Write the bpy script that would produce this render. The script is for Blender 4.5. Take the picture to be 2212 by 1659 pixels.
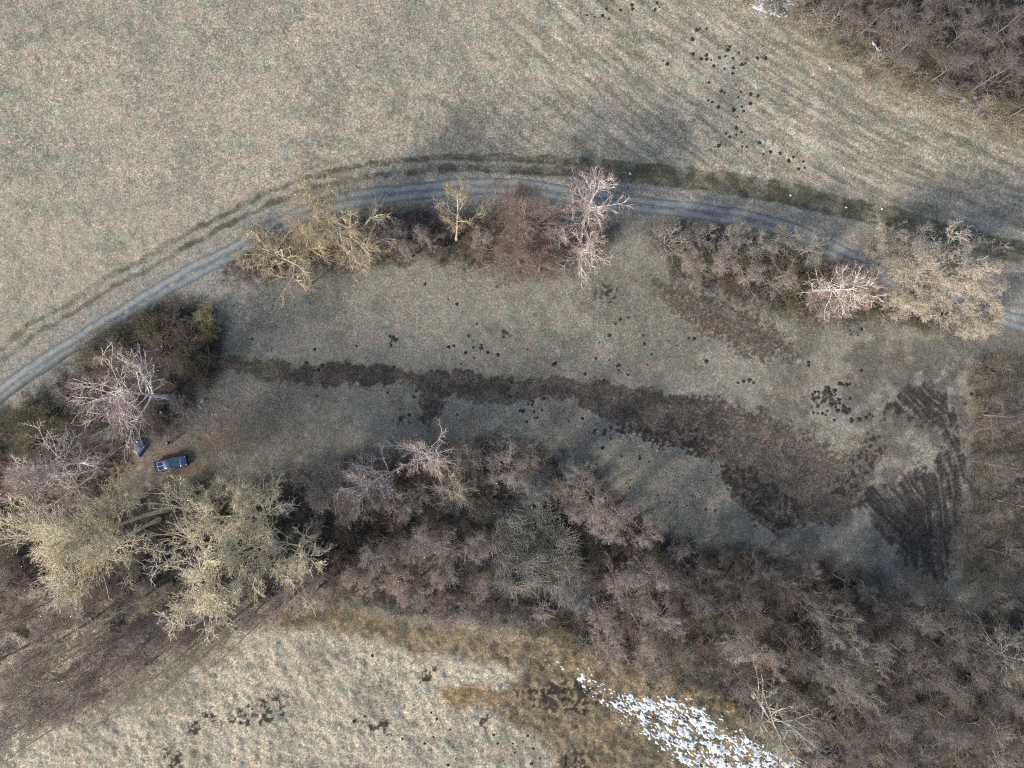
import bpy, math, random
import numpy as np
from mathutils import Vector, Matrix

# ------------------------------------------------------------------ camera, sky, sun
SC = bpy.context.scene
for o in list(bpy.data.objects): bpy.data.objects.remove(o)
COL = SC.collection
H = 105.3            # flying height in metres
PXM = 14.0           # pixels of a 2212 px wide print per metre on the ground
cam_d = bpy.data.cameras.new('camera')
cam = bpy.data.objects.new('camera', cam_d); COL.objects.link(cam)
cam.location = (0, 0, H); cam.rotation_euler = (0, 0, 0)
cam_d.sensor_width = 36; cam_d.lens = 18 * H / (2212 / PXM / 2)
cam_d.clip_start = 1; cam_d.clip_end = 6000
SC.camera = cam
SUN_EL, SUN_AZ = math.radians(30), math.radians(232)     # azimuth clockwise from +Y (top of the picture)
w = bpy.data.worlds.new('World'); SC.world = w; w.use_nodes = True
nt = w.node_tree; bg = nt.nodes['Background']
sky = nt.nodes.new('ShaderNodeTexSky'); sky.sky_type = 'NISHITA'; sky.sun_disc = False
sky.sun_elevation = SUN_EL; sky.sun_rotation = SUN_AZ; sky.dust_density = 3.0; sky.air_density = 1.0
nt.links.new(sky.outputs[0], bg.inputs[0]); bg.inputs[1].default_value = 0.15
sd = bpy.data.lights.new('sun', 'SUN'); sd.energy = 3.2; sd.angle = math.radians(9); sd.color = (1.0, 0.91, 0.79)
sun = bpy.data.objects.new('sun', sd); COL.objects.link(sun)
sdir = Vector((math.sin(SUN_AZ) * math.cos(SUN_EL), math.cos(SUN_AZ) * math.cos(SUN_EL), math.sin(SUN_EL)))
sun.rotation_euler = sdir.to_track_quat('Z', 'Y').to_euler(); sun.location = sdir * 200
SC.view_settings.view_transform = 'Standard'; SC.view_settings.look = 'None'
SC.view_settings.gamma = 1; SC.view_settings.exposure = 0.50
SC.render.engine = 'CYCLES'
SC.cycles.use_denoising = False; SC.cycles.filter_width = 1.15
SC.cycles.max_bounces = 4; SC.cycles.diffuse_bounces = 2; SC.cycles.transparent_max_bounces = 4

# ------------------------------------------------------------------ helpers
def W(px, py, h=0.0):
    """place of a point standing h metres up that the photograph (2212 px wide) shows at px, py"""
    f = (H - h) / H / PXM
    return np.array([(px - 1106) * f, (829.5 - py) * f, h])

_tab = np.random.default_rng(7).random((256, 256))
def vn(x, y, s=0):
    x = x + s * 17.31; y = y + s * 41.77
    xi = np.floor(x).astype(np.int64); yi = np.floor(y).astype(np.int64)
    fx = x - xi; fy = y - yi
    fx = fx * fx * (3 - 2 * fx); fy = fy * fy * (3 - 2 * fy)
    a = _tab[xi & 255, yi & 255]; b = _tab[(xi + 1) & 255, yi & 255]
    c = _tab[xi & 255, (yi + 1) & 255]; d = _tab[(xi + 1) & 255, (yi + 1) & 255]
    return (a * (1 - fx) + b * fx) * (1 - fy) + (c * (1 - fx) + d * fx) * fy
def fbm(x, y, s=0, o=4):
    t = 0; a = 1; n = 0
    for k in range(o):
        t = t + a * vn(x, y, s + k); n += a; a *= 0.55
        x, y = x * 1.9 * 0.8 - y * 1.9 * 0.6, x * 1.9 * 0.6 + y * 1.9 * 0.8
    return t / n
def sst(a, b, x):
    t = np.clip((x - a) / (b - a), 0, 1); return t * t * (3 - 2 * t)
def line_dist(u, v, pts, vals=None):
    """signed distance to a polyline (positive = right-hand side / below when drawn left to right)"""
    best = np.full(u.shape, 1e9); sg = np.zeros(u.shape); vv = np.zeros(u.shape)
    for i in range(len(pts) - 1):
        ax, ay = pts[i]; bx, by = pts[i + 1]
        dx, dy = bx - ax, by - ay; L2 = dx * dx + dy * dy
        t = np.clip(((u - ax) * dx + (v - ay) * dy) / L2, 0, 1)
        qx = u - ax - t * dx; qy = v - ay - t * dy
        d = np.hypot(qx, qy); m = d < best
        best = np.where(m, d, best); sg = np.where(m, np.sign(dx * qy - dy * qx), sg)
    return best * sg
def poly_sd(u, v, pts):
    """distance to a closed outline, positive inside"""
    P = list(pts) + [pts[0]]
    best = np.full(u.shape, 1e9); ins = np.zeros(u.shape, bool)
    for i in range(len(P) - 1):
        ax, ay = P[i]; bx, by = P[i + 1]
        dx, dy = bx - ax, by - ay; L2 = dx * dx + dy * dy + 1e-9
        t = np.clip(((u - ax) * dx + (v - ay) * dy) / L2, 0, 1)
        best = np.minimum(best, np.hypot(u - ax - t * dx, v - ay - t * dy))
        if ay != by:
            c = ((ay > v) != (by > v)) & (u < (bx - ax) * (v - ay) / (by - ay) + ax); ins ^= c
    return np.where(ins, best, -best)
def smooth_line(pts, n=6):
    out = []
    P = [pts[0]] + list(pts) + [pts[-1]]
    for i in range(1, len(P) - 2):
        for k in range(n):
            t = k / n
            out.append(tuple(0.5 * ((2 * P[i][j]) + (-P[i - 1][j] + P[i + 1][j]) * t + (2 * P[i - 1][j] - 5 * P[i][j] + 4 * P[i + 1][j] - P[i + 2][j]) * t * t + (-P[i - 1][j] + 3 * P[i][j] - 3 * P[i + 1][j] + P[i + 2][j]) * t ** 3) for j in (0, 1)))
    out.append(pts[-1]); return out

def mesh_np(name, co, faces, mat=None, smooth=False):
    """faces: integer array (n,3) or (n,4)"""
    me = bpy.data.meshes.new(name)
    co = np.asarray(co, np.float32); faces = np.asarray(faces, np.int32)
    n, k = faces.shape
    me.vertices.add(len(co)); me.vertices.foreach_set('co', co.ravel())
    me.loops.add(n * k); me.loops.foreach_set('vertex_index', faces.ravel())
    me.polygons.add(n); me.polygons.foreach_set('loop_start', np.arange(0, n * k, k, dtype=np.int32))
    me.polygons.foreach_set('loop_total', np.full(n, k, np.int32))
    if smooth: me.polygons.foreach_set('use_smooth', np.ones(n, bool))
    me.update(calc_edges=True)
    if mat: me.materials.append(mat)
    return me
def link(name, me, parent=None):
    o = bpy.data.objects.new(name, me); COL.objects.link(o)
    if parent: o.parent = parent
    return o
def tag(o, label=None, cat=None, group=None, kind=None):
    if label: o['label'] = label
    if cat: o['category'] = cat
    if group: o['group'] = group
    if kind: o['kind'] = kind
    return o
def empty(name, loc, rz=0):
    o = bpy.data.objects.new(name, None); COL.objects.link(o); o.location = loc; o.rotation_euler = (0, 0, rz)
    o.empty_display_size = 0.3
    return o

def mat(name, col, rough=0.8, var=0.0, scale=3.0, metal=0.0, bump=0.0, col2=None, coords='Object', spec=0.3, lo=0.35, hi=0.65):
    m = bpy.data.materials.new(name); m.use_nodes = True
    t = m.node_tree; b = t.nodes['Principled BSDF']
    b.inputs['Roughness'].default_value = rough; b.inputs['Metallic'].default_value = metal
    b.inputs['Specular IOR Level'].default_value = spec
    if col2 is None: col2 = tuple(c * (1 - var) for c in col)
    tc = t.nodes.new('ShaderNodeTexCoord'); nz = t.nodes.new('ShaderNodeTexNoise')
    nz.inputs['Scale'].default_value = scale; nz.inputs['Detail'].default_value = 4
    t.links.new(tc.outputs[coords], nz.inputs['Vector'])
    r = t.nodes.new('ShaderNodeValToRGB'); r.color_ramp.elements[0].position = lo; r.color_ramp.elements[1].position = hi
    r.color_ramp.elements[0].color = (*col2, 1); r.color_ramp.elements[1].color = (*col, 1)
    t.links.new(nz.outputs['Fac'], r.inputs[0]); t.links.new(r.outputs[0], b.inputs['Base Color'])
    if bump:
        bp = t.nodes.new('ShaderNodeBump'); bp.inputs['Distance'].default_value = bump
        t.links.new(nz.outputs['Fac'], bp.inputs['Height']); t.links.new(bp.outputs[0], b.inputs['Normal'])
    return m

def ground_mat(name, contrast_attr=True, k=1.0, rough=0.95, bumpd=0.10):
    """colour from the painted attribute, broken up by grass-blade sized specks"""
    m = bpy.data.materials.new(name); m.use_nodes = True
    t = m.node_tree; N = t.nodes; Lk = t.links; b = N['Principled BSDF']
    b.inputs['Roughness'].default_value = rough; b.inputs['Specular IOR Level'].default_value = 0.1
    at = N.new('ShaderNodeAttribute'); at.attribute_name = 'tint'
    sp = N.new('ShaderNodeAttribute'); sp.attribute_name = 'speck'
    tc = N.new('ShaderNodeTexCoord')
    def noise(scale, detail, rough_=0.6, dist=0.0):
        n = N.new('ShaderNodeTexNoise'); n.inputs['Scale'].default_value = scale; n.inputs['Detail'].default_value = detail
        n.inputs['Roughness'].default_value = rough_; n.inputs['Distortion'].default_value = dist
        Lk.new(tc.outputs['Object'], n.inputs['Vector']); return n
    def math_(op, a, b_=None, c=None):
        q = N.new('ShaderNodeMath'); q.operation = op
        for i, x in enumerate((a, b_, c)):
            if x is None: continue
            if isinstance(x, (int, float)): q.inputs[i].default_value = x
            else: Lk.new(x, q.inputs[i])
        return q.outputs[0]
    n1 = noise(3.6, 3, 0.75, 0.6); n2 = noise(1.1, 3, 0.6, 0.8); n3 = noise(9.0, 2, 0.7)
    a = math_('SUBTRACT', n1.outputs['Fac'], 0.5); bb = math_('SUBTRACT', n2.outputs['Fac'], 0.5); cc = math_('SUBTRACT', n3.outputs['Fac'], 0.5)
    s = math_('ADD', math_('MULTIPLY', a, 7.0), math_('ADD', math_('MULTIPLY', bb, 2.2), math_('MULTIPLY', cc, 4.0)))
    s = math_('MULTIPLY', s, sp.outputs['Fac'])
    e = math_('POWER', 2.718, math_('MULTIPLY', s, k))
    mx = N.new('ShaderNodeVectorMath'); mx.operation = 'SCALE'
    Lk.new(at.outputs['Color'], mx.inputs[0]); Lk.new(e, mx.inputs['Scale'])
    # slow shift between straw and grey green
    n4 = noise(0.5, 4, 0.6, 0.5)
    hs = N.new('ShaderNodeMix'); hs.data_type = 'RGBA'; hs.blend_type = 'MULTIPLY'; hs.inputs['Factor'].default_value = 1
    rp = N.new('ShaderNodeValToRGB'); rp.color_ramp.elements[0].position = 0.36; rp.color_ramp.elements[1].position = 0.64
    rp.color_ramp.elements[0].color = (0.90, 0.97, 0.93, 1); rp.color_ramp.elements[1].color = (1.08, 1.0, 0.93, 1)
    Lk.new(n4.outputs['Fac'], rp.inputs[0]); Lk.new(mx.outputs[0], hs.inputs[6]); Lk.new(rp.outputs[0], hs.inputs[7])
    Lk.new(hs.outputs[2], b.inputs['Base Color'])
    bp = N.new('ShaderNodeBump'); bp.inputs['Distance'].default_value = bumpd; bp.inputs['Strength'].default_value = 0.8
    hh = math_('ADD', n1.outputs['Fac'], math_('MULTIPLY', n3.outputs['Fac'], 0.4))
    Lk.new(hh, bp.inputs['Height']); Lk.new(bp.outputs[0], b.inputs['Normal'])
    return m

# ------------------------------------------------------------------ ground layout (all outlines in 2212 px print coordinates)
GRAVEL = smooth_line([(-400, 1110), (-120, 955), (0, 853), (70, 800), (143, 752), (215, 708), (300, 655), (380, 607), (470, 560), (560, 510), (640, 470), (720, 440), (800, 424), (880, 416), (960, 408), (1050, 402), (1150, 406), (1260, 424), (1370, 440), (1500, 456), (1600, 470), (1700, 494), (1800, 540), (1890, 585), (1970, 625), (2060, 655), (2180, 690), (2330, 730), (2600, 800)])
RUTS = smooth_line([(-400, 1050), (-120, 860), (0, 768), (80, 706), (150, 668), (230, 614), (320, 565), (400, 520), (475, 482), (560, 440), (640, 405), (720, 382), (800, 368), (900, 357), (1000, 352), (1100, 355), (1200, 360), (1330, 371), (1450, 382), (1600, 400), (1700, 418), (1800, 442), (1900, 466), (2000, 492), (2100, 522), (2212, 548), (2350, 585), (2600, 660)])
LITTER = [(488, 770), (560, 778), (640, 792), (738, 783), (800, 783), (862, 792), (882, 800), (1030, 802), (1052, 810), (1120, 822), (1180, 812), (1240, 818), (1300, 824), (1380, 840), (1470, 850), (1530, 862), (1600, 880), (1690, 905), (1750, 945), (1820, 985), (1880, 965), (1925, 965), (1900, 1010), (1870, 1050), (1850, 1100), (1800, 1130), (1740, 1130), (1680, 1150), (1620, 1120), (1580, 1060), (1550, 1000), (1500, 965), (1420, 950), (1350, 925), (1290, 900), (1245, 866), (1180, 856), (1110, 862), (1040, 872), (1010, 868), (985, 852), (968, 862), (960, 885), (935, 905), (925, 930), (912, 905), (912, 870), (900, 835), (880, 825), (800, 832), (738, 836), (660, 832), (600, 822), (540, 815), (498, 800)]
LITTER2 = [(1400, 600), (1460, 612), (1540, 640), (1640, 680), (1720, 745), (1740, 770), (1680, 775), (1600, 762), (1560, 742), (1500, 705), (1440, 660)]
MUD = [(2005, 828), (2040, 860), (2068, 905), (2092, 990), (2088, 1080), (2068, 1180), (2050, 1240), (2030, 1272), (1990, 1235), (1950, 1200), (1905, 1140), (1860, 1085), (1880, 1050), (1950, 1030), (2020, 1000), (2050, 950), (2010, 915), (1965, 905), (1930, 890), (1900, 905), (1925, 870), (1960, 840)]
CLODS = [[(1280, 930), (1330, 915), (1400, 925), (1480, 930), (1560, 965), (1500, 985), (1440, 965), (1385, 950), (1320, 945)], [(1545, 1005), (1610, 1010), (1680, 1050), (1740, 1100), (1700, 1150), (1640, 1120), (1580, 1070)], [(560, 1530), (520, 1525), (490, 1560), (545, 1570), (600, 1545), (622, 1555), (605, 1510), (575, 1500)], [(400, 1572), (455, 1545), (462, 1565), (410, 1585)], [(345, 1620), (395, 1630), (400, 1659), (370, 1659)], [(905, 1450), (945, 1442), (950, 1460), (915, 1470)], [(1025, 1548), (1052, 1545), (1048, 1565), (1030, 1568)], [(795, 1565), (835, 1560), (840, 1580), (800, 1580)], [(1290, 632), (1320, 625), (1325, 645), (1300, 652)], [(835, 735), (860, 730), (862, 745), (840, 745)], [(850, 900), (885, 898), (888, 915), (860, 912)], [(1100, 1490), (1240, 1470), (1300, 1500), (1270, 1540), (1150, 1530)], [(1750, 850), (1790, 840), (1800, 870), (1760, 880)], [(1200, 1630), (1260, 1620), (1260, 1659), (1210, 1659)], [(1085, 712), (1100, 710), (1102, 722), (1090, 725)], [(1880, 930), (1840, 1010), (1790, 1050), (1830, 1075), (1880, 1020), (1920, 960)]]
SNOW = [(1080, 1372), (1150, 1385), (1215, 1410), (1290, 1455), (1360, 1490), (1440, 1505), (1500, 1512), (1560, 1560), (1640, 1600), (1760, 1665), (1900, 1760), (2000, 1900), (1700, 1900), (1560, 1760), (1450, 1640), (1360, 1570), (1270, 1510), (1205, 1460), (1150, 1410)]
SNOW2 = [[(1610, -30), (1690, -30), (1725, 20), (1700, 35), (1640, 25)], [(1880, 93), (1905, 98), (1915, 122), (1895, 122)], [(2030, 188), (2060, 198), (2120, 225), (2110, 240), (2060, 218), (2035, 205)]]
BROWNLOW = [(560, 1360), (600, 1310), (760, 1310), (900, 1350), (1090, 1360), (1250, 1390), (1400, 1460), (1560, 1500), (1700, 1600), (1900, 1900), (1180, 1900), (1195, 1659), (1180, 1600), (1100, 1560), (1030, 1510), (980, 1545), (945, 1490), (1080, 1490), (1130, 1450), (1000, 1420), (880, 1410), (790, 1375), (680, 1355)]
_OLD = [(590, 1330), (760, 1340), (900, 1390), (1090, 1400), (1200, 1460), (1330, 1560), (1450, 1640), (1560, 1760), (1500, 1900), (1180, 1900), (1195, 1659), (1180, 1600), (1100, 1560), (1030, 1510), (980, 1545), (945, 1490), (1080, 1490), (1130, 1450), (1000, 1420), (880, 1410), (800, 1380)]
ORANGE = [(935, 1485), (1040, 1480), (1100, 1510), (1050, 1530), (1010, 1525), (990, 1548), (960, 1520)]
# wood and hedge floors
WOODS = [[(-300, 930), (40, 880), (150, 905), (225, 950), (250, 1000), (262, 1050), (330, 1062), (430, 1030), (560, 1040), (700, 1000), (830, 975), (960, 945), (1100, 950), (1220, 965), (1290, 1010), (1360, 1090), (1420, 1140), (1520, 1180), (1660, 1200), (1780, 1210), (1900, 1260), (1990, 1310), (2090, 1320), (2250, 1290), (2500, 1250), (2700, 1300), (2700, 2100), (1900, 1900), (1700, 1620), (1560, 1530), (1480, 1500), (1400, 1480), (1300, 1440), (1200, 1390), (1080, 1350), (900, 1330), (760, 1300), (600, 1330), (480, 1400), (330, 1480), (150, 1560), (-50, 1620), (-500, 1900)],
         [(1690, -300), (1720, 0), (1760, 40), (1850, 90), (1950, 150), (2050, 190), (2140, 235), (2230, 250), (2600, 300), (2700, -300)],
         [(470, 560), (560, 500), (680, 500), (800, 455), (900, 450), (1000, 450), (1100, 460), (1200, 470), (1330, 500), (1300, 560), (1200, 590), (1080, 590), (900, 565), (760, 580), (600, 600), (500, 600)],
         [(1400, 500), (1480, 478), (1600, 500), (1720, 520), (1800, 570), (1900, 620), (2000, 660), (2120, 700), (2050, 720), (1920, 690), (1760, 690), (1650, 665), (1560, 640), (1450, 590)],
         [(160, 770), (240, 700), (330, 650), (440, 640), (480, 680), (490, 760), (480, 820), (420, 850), (390, 930), (300, 950), (180, 940), (60, 900), (120, 830)]]

def masks(u, v):
    wx = (fbm(u / 26, v / 26, 3, 3) - 0.5) * 46 + (vn(u / 5, v / 5, 9) - 0.5) * 9
    wy = (fbm(u / 26, v / 26, 8, 3) - 0.5) * 46 + (vn(u / 5, v / 5, 12) - 0.5) * 9
    a, b = u + wx * 0.6, v + wy * 0.6
    M = {}
    M['gr'] = line_dist(u, v, GRAVEL); M['ru'] = line_dist(u, v, RUTS)
    M['lit'] = sst(-0.16, 0.16, np.clip(poly_sd(a, b, LITTER) / (16 + 26 * sst(1400, 1700, u)), -1, 1) + (fbm(u / 7, v / 7, 23, 3) - 0.5) * 1.3); M['lit2'] = sst(-0.3, 0.3, np.clip(poly_sd(a, b, LITTER2) / 30, -1, 1) + (fbm(u / 8, v / 8, 24, 3) - 0.5) * 1.8)
    lf = sst(1960, 2040, u + 0.25 * (v - 1050))
    M['mstr'] = lf * fbm((u * .95 - v * .22 + 8 * np.sin(v / 60)) / 5, v / 70, 61, 3) + (1 - lf) * fbm((u * .78 - v * .62 + 9 * np.sin(v / 40)) / 5, (u * .6 + v * .8) / 60, 62, 3)
    M['mud'] = sst(-0.35, 0.35, np.clip(poly_sd(a, b, MUD) / 22, -1, 1) + (fbm(u / 9, v / 12, 25, 4) - 0.5) * 1.9)
    c = np.full(u.shape, -1e9)
    for q in CLODS: c = np.maximum(c, poly_sd(a, b, q))
    br = fbm(u / 7, v / 7, 21, 4)
    M['clod'] = sst(0.0, 0.10, np.clip(c / 20, -1, 0.12) + (br - 0.5) * 2.2 - 0.05) * (c > -16)
    c = np.full(u.shape, -1e9)
    for q in WOODS: c = np.maximum(c, poly_sd(u + wx, v + wy, q))
    M['wood'] = sst(-26, 26, c); M['woodsd'] = c
    M['brown'] = sst(-16, 16, poly_sd(a, b, BROWNLOW)); M['orange'] = sst(-6, 8, poly_sd(a, b, ORANGE))
    s = poly_sd(u, v, SNOW)
    fl = fbm((u * 0.80 + v * 0.60) / 14, (-u * 0.60 + v * 0.80) / 7.0, 31, 5)       # streaks along the strip
    M['snow'] = np.clip((s - 6) / 22, -1, 0.45) + (fl - 0.60) * 3.2
    M['snow'] = np.where(s < -28, -2, M['snow'] - 0.75 * sst(1480, 1180, u))
    s2 = np.full(u.shape, -1e9)
    for q in SNOW2: s2 = np.maximum(s2, poly_sd(u, v, q))
    M['snow2'] = np.where(s2 < -10, -2, np.clip(s2 / 20, -1, 0.3) + (fl - 0.56) * 3.4)
    return M

def relief(u, v, M):
    x, y = u / PXM, v / PXM
    t = fbm(x / 1.1, y / 1.1, 40, 3) - 0.5
    coarse = sst(0.2, 0.8, vn(x / 9, y / 9, 44))
    low = sst(1250, 1450, v) * (1 - M['wood'])                       # tussocky lower meadow
    amp = 0.10 + 0.06 * coarse + 0.36 * low + 0.30 * M['wood']
    z = t * amp + (fbm(x / 14, y / 14, 50, 2) - 0.5) * 0.35
    g = np.abs(M['gr']); z = z * (0.25 + 0.75 * sst(14, 34, g)) - 0.10 * sst(26, 10, g)
    z = z + 0.12 * np.exp(-((M['gr'] + 27) / 5.0) ** 2) * (vn(x / 0.5, y / 0.5, 3) + 0.5) * 0.5
    for off in (-12, 12):
        z = z - 0.09 * np.exp(-((M['ru'] - off) / 5.5) ** 2)
    z = z + 0.09 * M['clod'] * (fbm(x * 1.7, y * 1.7, 66, 2) - 0.3)
    z = z - 0.10 * M['mud'] + M['mud'] * 0.25 * (M['mstr'] - 0.5)
    r = np.hypot(u - 3060, v + 1971)
    st = (fbm(r / 9, (u + v) / 90, 70, 3) - 0.5)
    M['stripe'] = st * sst(850, 1300, u) * sst(420, 330, v - (u - 1100) * 0.16)
    z = z + 0.10 * M['stripe']
    d2 = (u * 0.47 + v * 0.88)
    z = z + 0.22 * low * sst(900, 500, u) * (fbm(d2 / 9, (u - v) / 150, 75, 2) - 0.5)
    return z

def C(r, g, b): return np.array([r, g, b])
def tints(u, v, M):
    x, y = u / PXM, v / PXM
    n = fbm(x / 7, y / 7, 80, 4)[:, None]; n2 = fbm(x / 1.6, y / 1.6, 85, 3)[:, None]; big = fbm(x / 30, y / 30, 90, 2)[:, None]
    def mx(a, b, m): return a * (1 - m) + b * m
    up = sst(470, 330, v + 0 * u)[:, None]
    straw = C(0.305, 0.282, 0.238); grey = C(0.235, 0.225, 0.20); olive = C(0.175, 0.175, 0.135)
    col = mx(straw, grey, sst(0.35, 0.7, n * 0.55 + n2 * 0.45))
    col = mx(col, olive, 0.5 * sst(0.50, 0.75, n2 * 0.6 + big * 0.4))
    centre = (sst(-20, 40, line_dist(u, v, GRAVEL)) * sst(1420, 1300, v))[:, None]   # central meadow grey, with tree shade painted into it
    col = mx(col, mx(C(0.215, 0.208, 0.185), C(0.155, 0.153, 0.133), sst(0.42, 0.62, n * 0.6 + n2 * 0.4)), 0.9 * centre)
    low = (sst(1280, 1420, v))[:, None]
    col = mx(col, mx(C(0.35, 0.325, 0.27), C(0.25, 0.235, 0.20), sst(0.4, 0.62, n)), low)
    edge = sst(150, 380, u - v + 0 * u)[:, None]
    # coarse straw strip beside the upper right thicket
    e2 = line_dist(u, v, [(1500, -80), (1640, 40), (1760, 110), (1900, 190), (2050, 260), (2250, 320)])
    col = mx(col, C(0.25, 0.225, 0.175), (0.6 * np.exp(-(e2 / 55) ** 2) * (0.5 + vn(x / 2, y / 2, 5)))[:, None].clip(0, 1))
    st = M['stripe'][:, None]; col = col * np.clip(1 + 1.0 * st, 0.4, 1.6); col = mx(col, olive, np.clip(-st * 1.6, 0, 0.5))
    # verges along the gravel, bluish tree shade painted in as grey
    g = M['gr'][:, None]; ru = M['ru'][:, None]
    col = mx(col, C(0.235, 0.225, 0.21), sst(60, 20, np.abs(g + 40)) * 0.8)
    col = mx(col, C(0.20, 0.205, 0.20), 0.7 * sst(130, 30, np.abs(g - 50)) * sst(0.35, 0.6, n2))
    right = sst(700, 1500, u)[:, None]
    green = C(0.072, 0.074, 0.048); wob = (vn(x / 1.2, y / 1.2, 4)[:, None] - 0.5)
    wd = 5.0 + 6 * right
    for off in (-12.0, 12.0):
        col = mx(col, green, (0.50 + 0.38 * sst(0.35, 0.6, n2) - 0.25 * (1 - right) * (sst(420, 100, u)[:, None])) * sst(wd + 3.5, wd - 2, np.abs(ru - off + wob * 9)))
    col = mx(col, C(0.10, 0.085, 0.06), 0.55 * right * sst(5, 2, np.abs(ru - 2 + wob * 7)))
    # ruts are muddy towards the right
    # litter and mud
    brown = mx(C(0.100, 0.085, 0.073), C(0.062, 0.057, 0.053), sst(0.4, 0.6, n2))
    col = mx(col, brown, M['lit'][:, None] * 0.95)
    col = mx(col, mx(brown, C(0.14, 0.13, 0.115), sst(0.5, 0.7, n2)), M['lit2'][:, None] * 0.95)
    col = mx(col, C(0.085, 0.082, 0.058), (np.exp(-(((u - 570) / 50) ** 2 + ((v - 800) / 22) ** 2)) * 0.9)[:, None])
    col = mx(col, C(0.21, 0.205, 0.18), (np.exp(-(((u - 1985) / 55) ** 2 + ((v - 935) / 32) ** 2)) * 0.9)[:, None])
    hal = sst(-70, 10, poly_sd(u, v, MUD) )[:, None] * sst(2110, 2085, u)[:, None] * sst(0.38, 0.56, n2)
    col = mx(col, C(0.085, 0.078, 0.070), 0.75 * hal)
    rt = (sst(1500, 1900, u) * sst(620, 800, v) * sst(1400, 1150, v))[:, None]
    col = mx(col, C(0.115, 0.108, 0.098), 0.8 * rt * sst(0.36, 0.58, n2 * 0.5 + n * 0.5))  # patchy right-hand dimming, cloud shade painted over the meadow
    far = (sst(2070, 2125, u + 60 * (vn(x / 4, y / 4, 7) - .5)) * sst(700, 820, v))[:, None]
    col = mx(col, mx(C(0.150, 0.132, 0.105), C(0.125, 0.118, 0.105), sst(0.42, 0.58, n)), 0.9 * far)
    # leafy floor near trees around the camp
    cp = np.exp(-(((u - 400) / 170) ** 2 + ((v - 960) / 95) ** 2))[:, None]
    col = mx(col, mx(C(0.15, 0.135, 0.115), C(0.17, 0.125, 0.095), sst(0.4, 0.6, n)), 0.75 * cp)
    cp = np.exp(-(((u - 240) / 45) ** 2 + ((v - 1010) / 60) ** 2))[:, None]
    col = mx(col, C(0.20, 0.12, 0.065), 0.8 * cp)
    wf = mx(C(0.070, 0.058, 0.049), C(0.035, 0.033, 0.032), sst(0.42, 0.58, n2 * 0.5 + n * 0.5))  # brown leaf floor, darkened for the shade gaps between crowns
    wf = mx(wf, mx(C(0.25, 0.21, 0.168), C(0.14, 0.115, 0.092), sst(0.40, 0.60, n2)), (sst(1270, 1380, v + 0.12 * u) * sst(760, 600, u))[:, None] * 0.9)  # sunlight on the lower-left floor painted in as lighter brown
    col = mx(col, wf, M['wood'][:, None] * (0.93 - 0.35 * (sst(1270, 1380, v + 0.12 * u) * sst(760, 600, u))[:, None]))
    col = mx(col, mx(C(0.185, 0.150, 0.098), C(0.095, 0.083, 0.058), sst(0.42, 0.6, n2)), M['brown'][:, None] * 0.9)
    col = mx(col, C(0.25, 0.165, 0.088), M['orange'][:, None] * 0.45)
    col = mx(col, C(0.042, 0.040, 0.040), M['mud'][:, None] * (0.95 - 0.45 * sst(0.50, 0.64, M['mstr'][:, None])))
    col = mx(col, C(0.040, 0.035, 0.034), M['clod'][:, None] * 0.92)
    # dark wet hollows among the trees
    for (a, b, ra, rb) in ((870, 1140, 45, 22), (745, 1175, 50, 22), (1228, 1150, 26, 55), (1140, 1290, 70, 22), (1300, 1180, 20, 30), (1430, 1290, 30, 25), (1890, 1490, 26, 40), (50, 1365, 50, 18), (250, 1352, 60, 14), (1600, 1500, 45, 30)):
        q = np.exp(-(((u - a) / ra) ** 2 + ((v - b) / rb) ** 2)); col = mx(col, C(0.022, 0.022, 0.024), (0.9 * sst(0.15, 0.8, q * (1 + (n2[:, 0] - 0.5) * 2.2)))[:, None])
    sp = 0.34 + 0.12 * vn(x / 5, y / 5, 2) + 0.25 * M['wood'] + 0.22 * M['lit'] + 0.25 * M['mud'] + 0.22 * M['lit2'] + 0.12 * sst(1250, 1450, v) + 0.10 * sst(500, 350, v)
    return col.clip(0.01, 0.9), sp

def grid(x0, x1, y0, y1, st, far=None):
    xs = np.arange(x0, x1 + st / 2, st); ys = np.arange(y0, y1 + st / 2, st)
    if far:
        k = np.array([1.0]); e = []; d = st; p = 0
        while p < far: d *= 1.35; p += d; e.append(p)
        e = np.array(e); xs = np.concatenate([x0 - e[::-1], xs, x1 + e]); ys = np.concatenate([y0 - e[::-1], ys, y1 + e])
    X, Y = np.meshgrid(xs, ys); nx, ny = len(xs), len(ys)
    i = np.arange(nx * ny).reshape(ny, nx)
    F = np.stack([i[:-1, :-1], i[:-1, 1:], i[1:, 1:], i[1:, :-1]], -1).reshape(-1, 4)
    return X.ravel(), Y.ravel(), F
def add_attr(me, col, sp):
    a = me.attributes.new('tint', 'FLOAT_COLOR', 'POINT')
    a.data.foreach_set('color', np.concatenate([col, np.ones((len(col), 1))], 1).astype(np.float32).ravel())
    a = me.attributes.new('speck', 'FLOAT', 'POINT'); a.data.foreach_set('value', sp.astype(np.float32))

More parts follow.
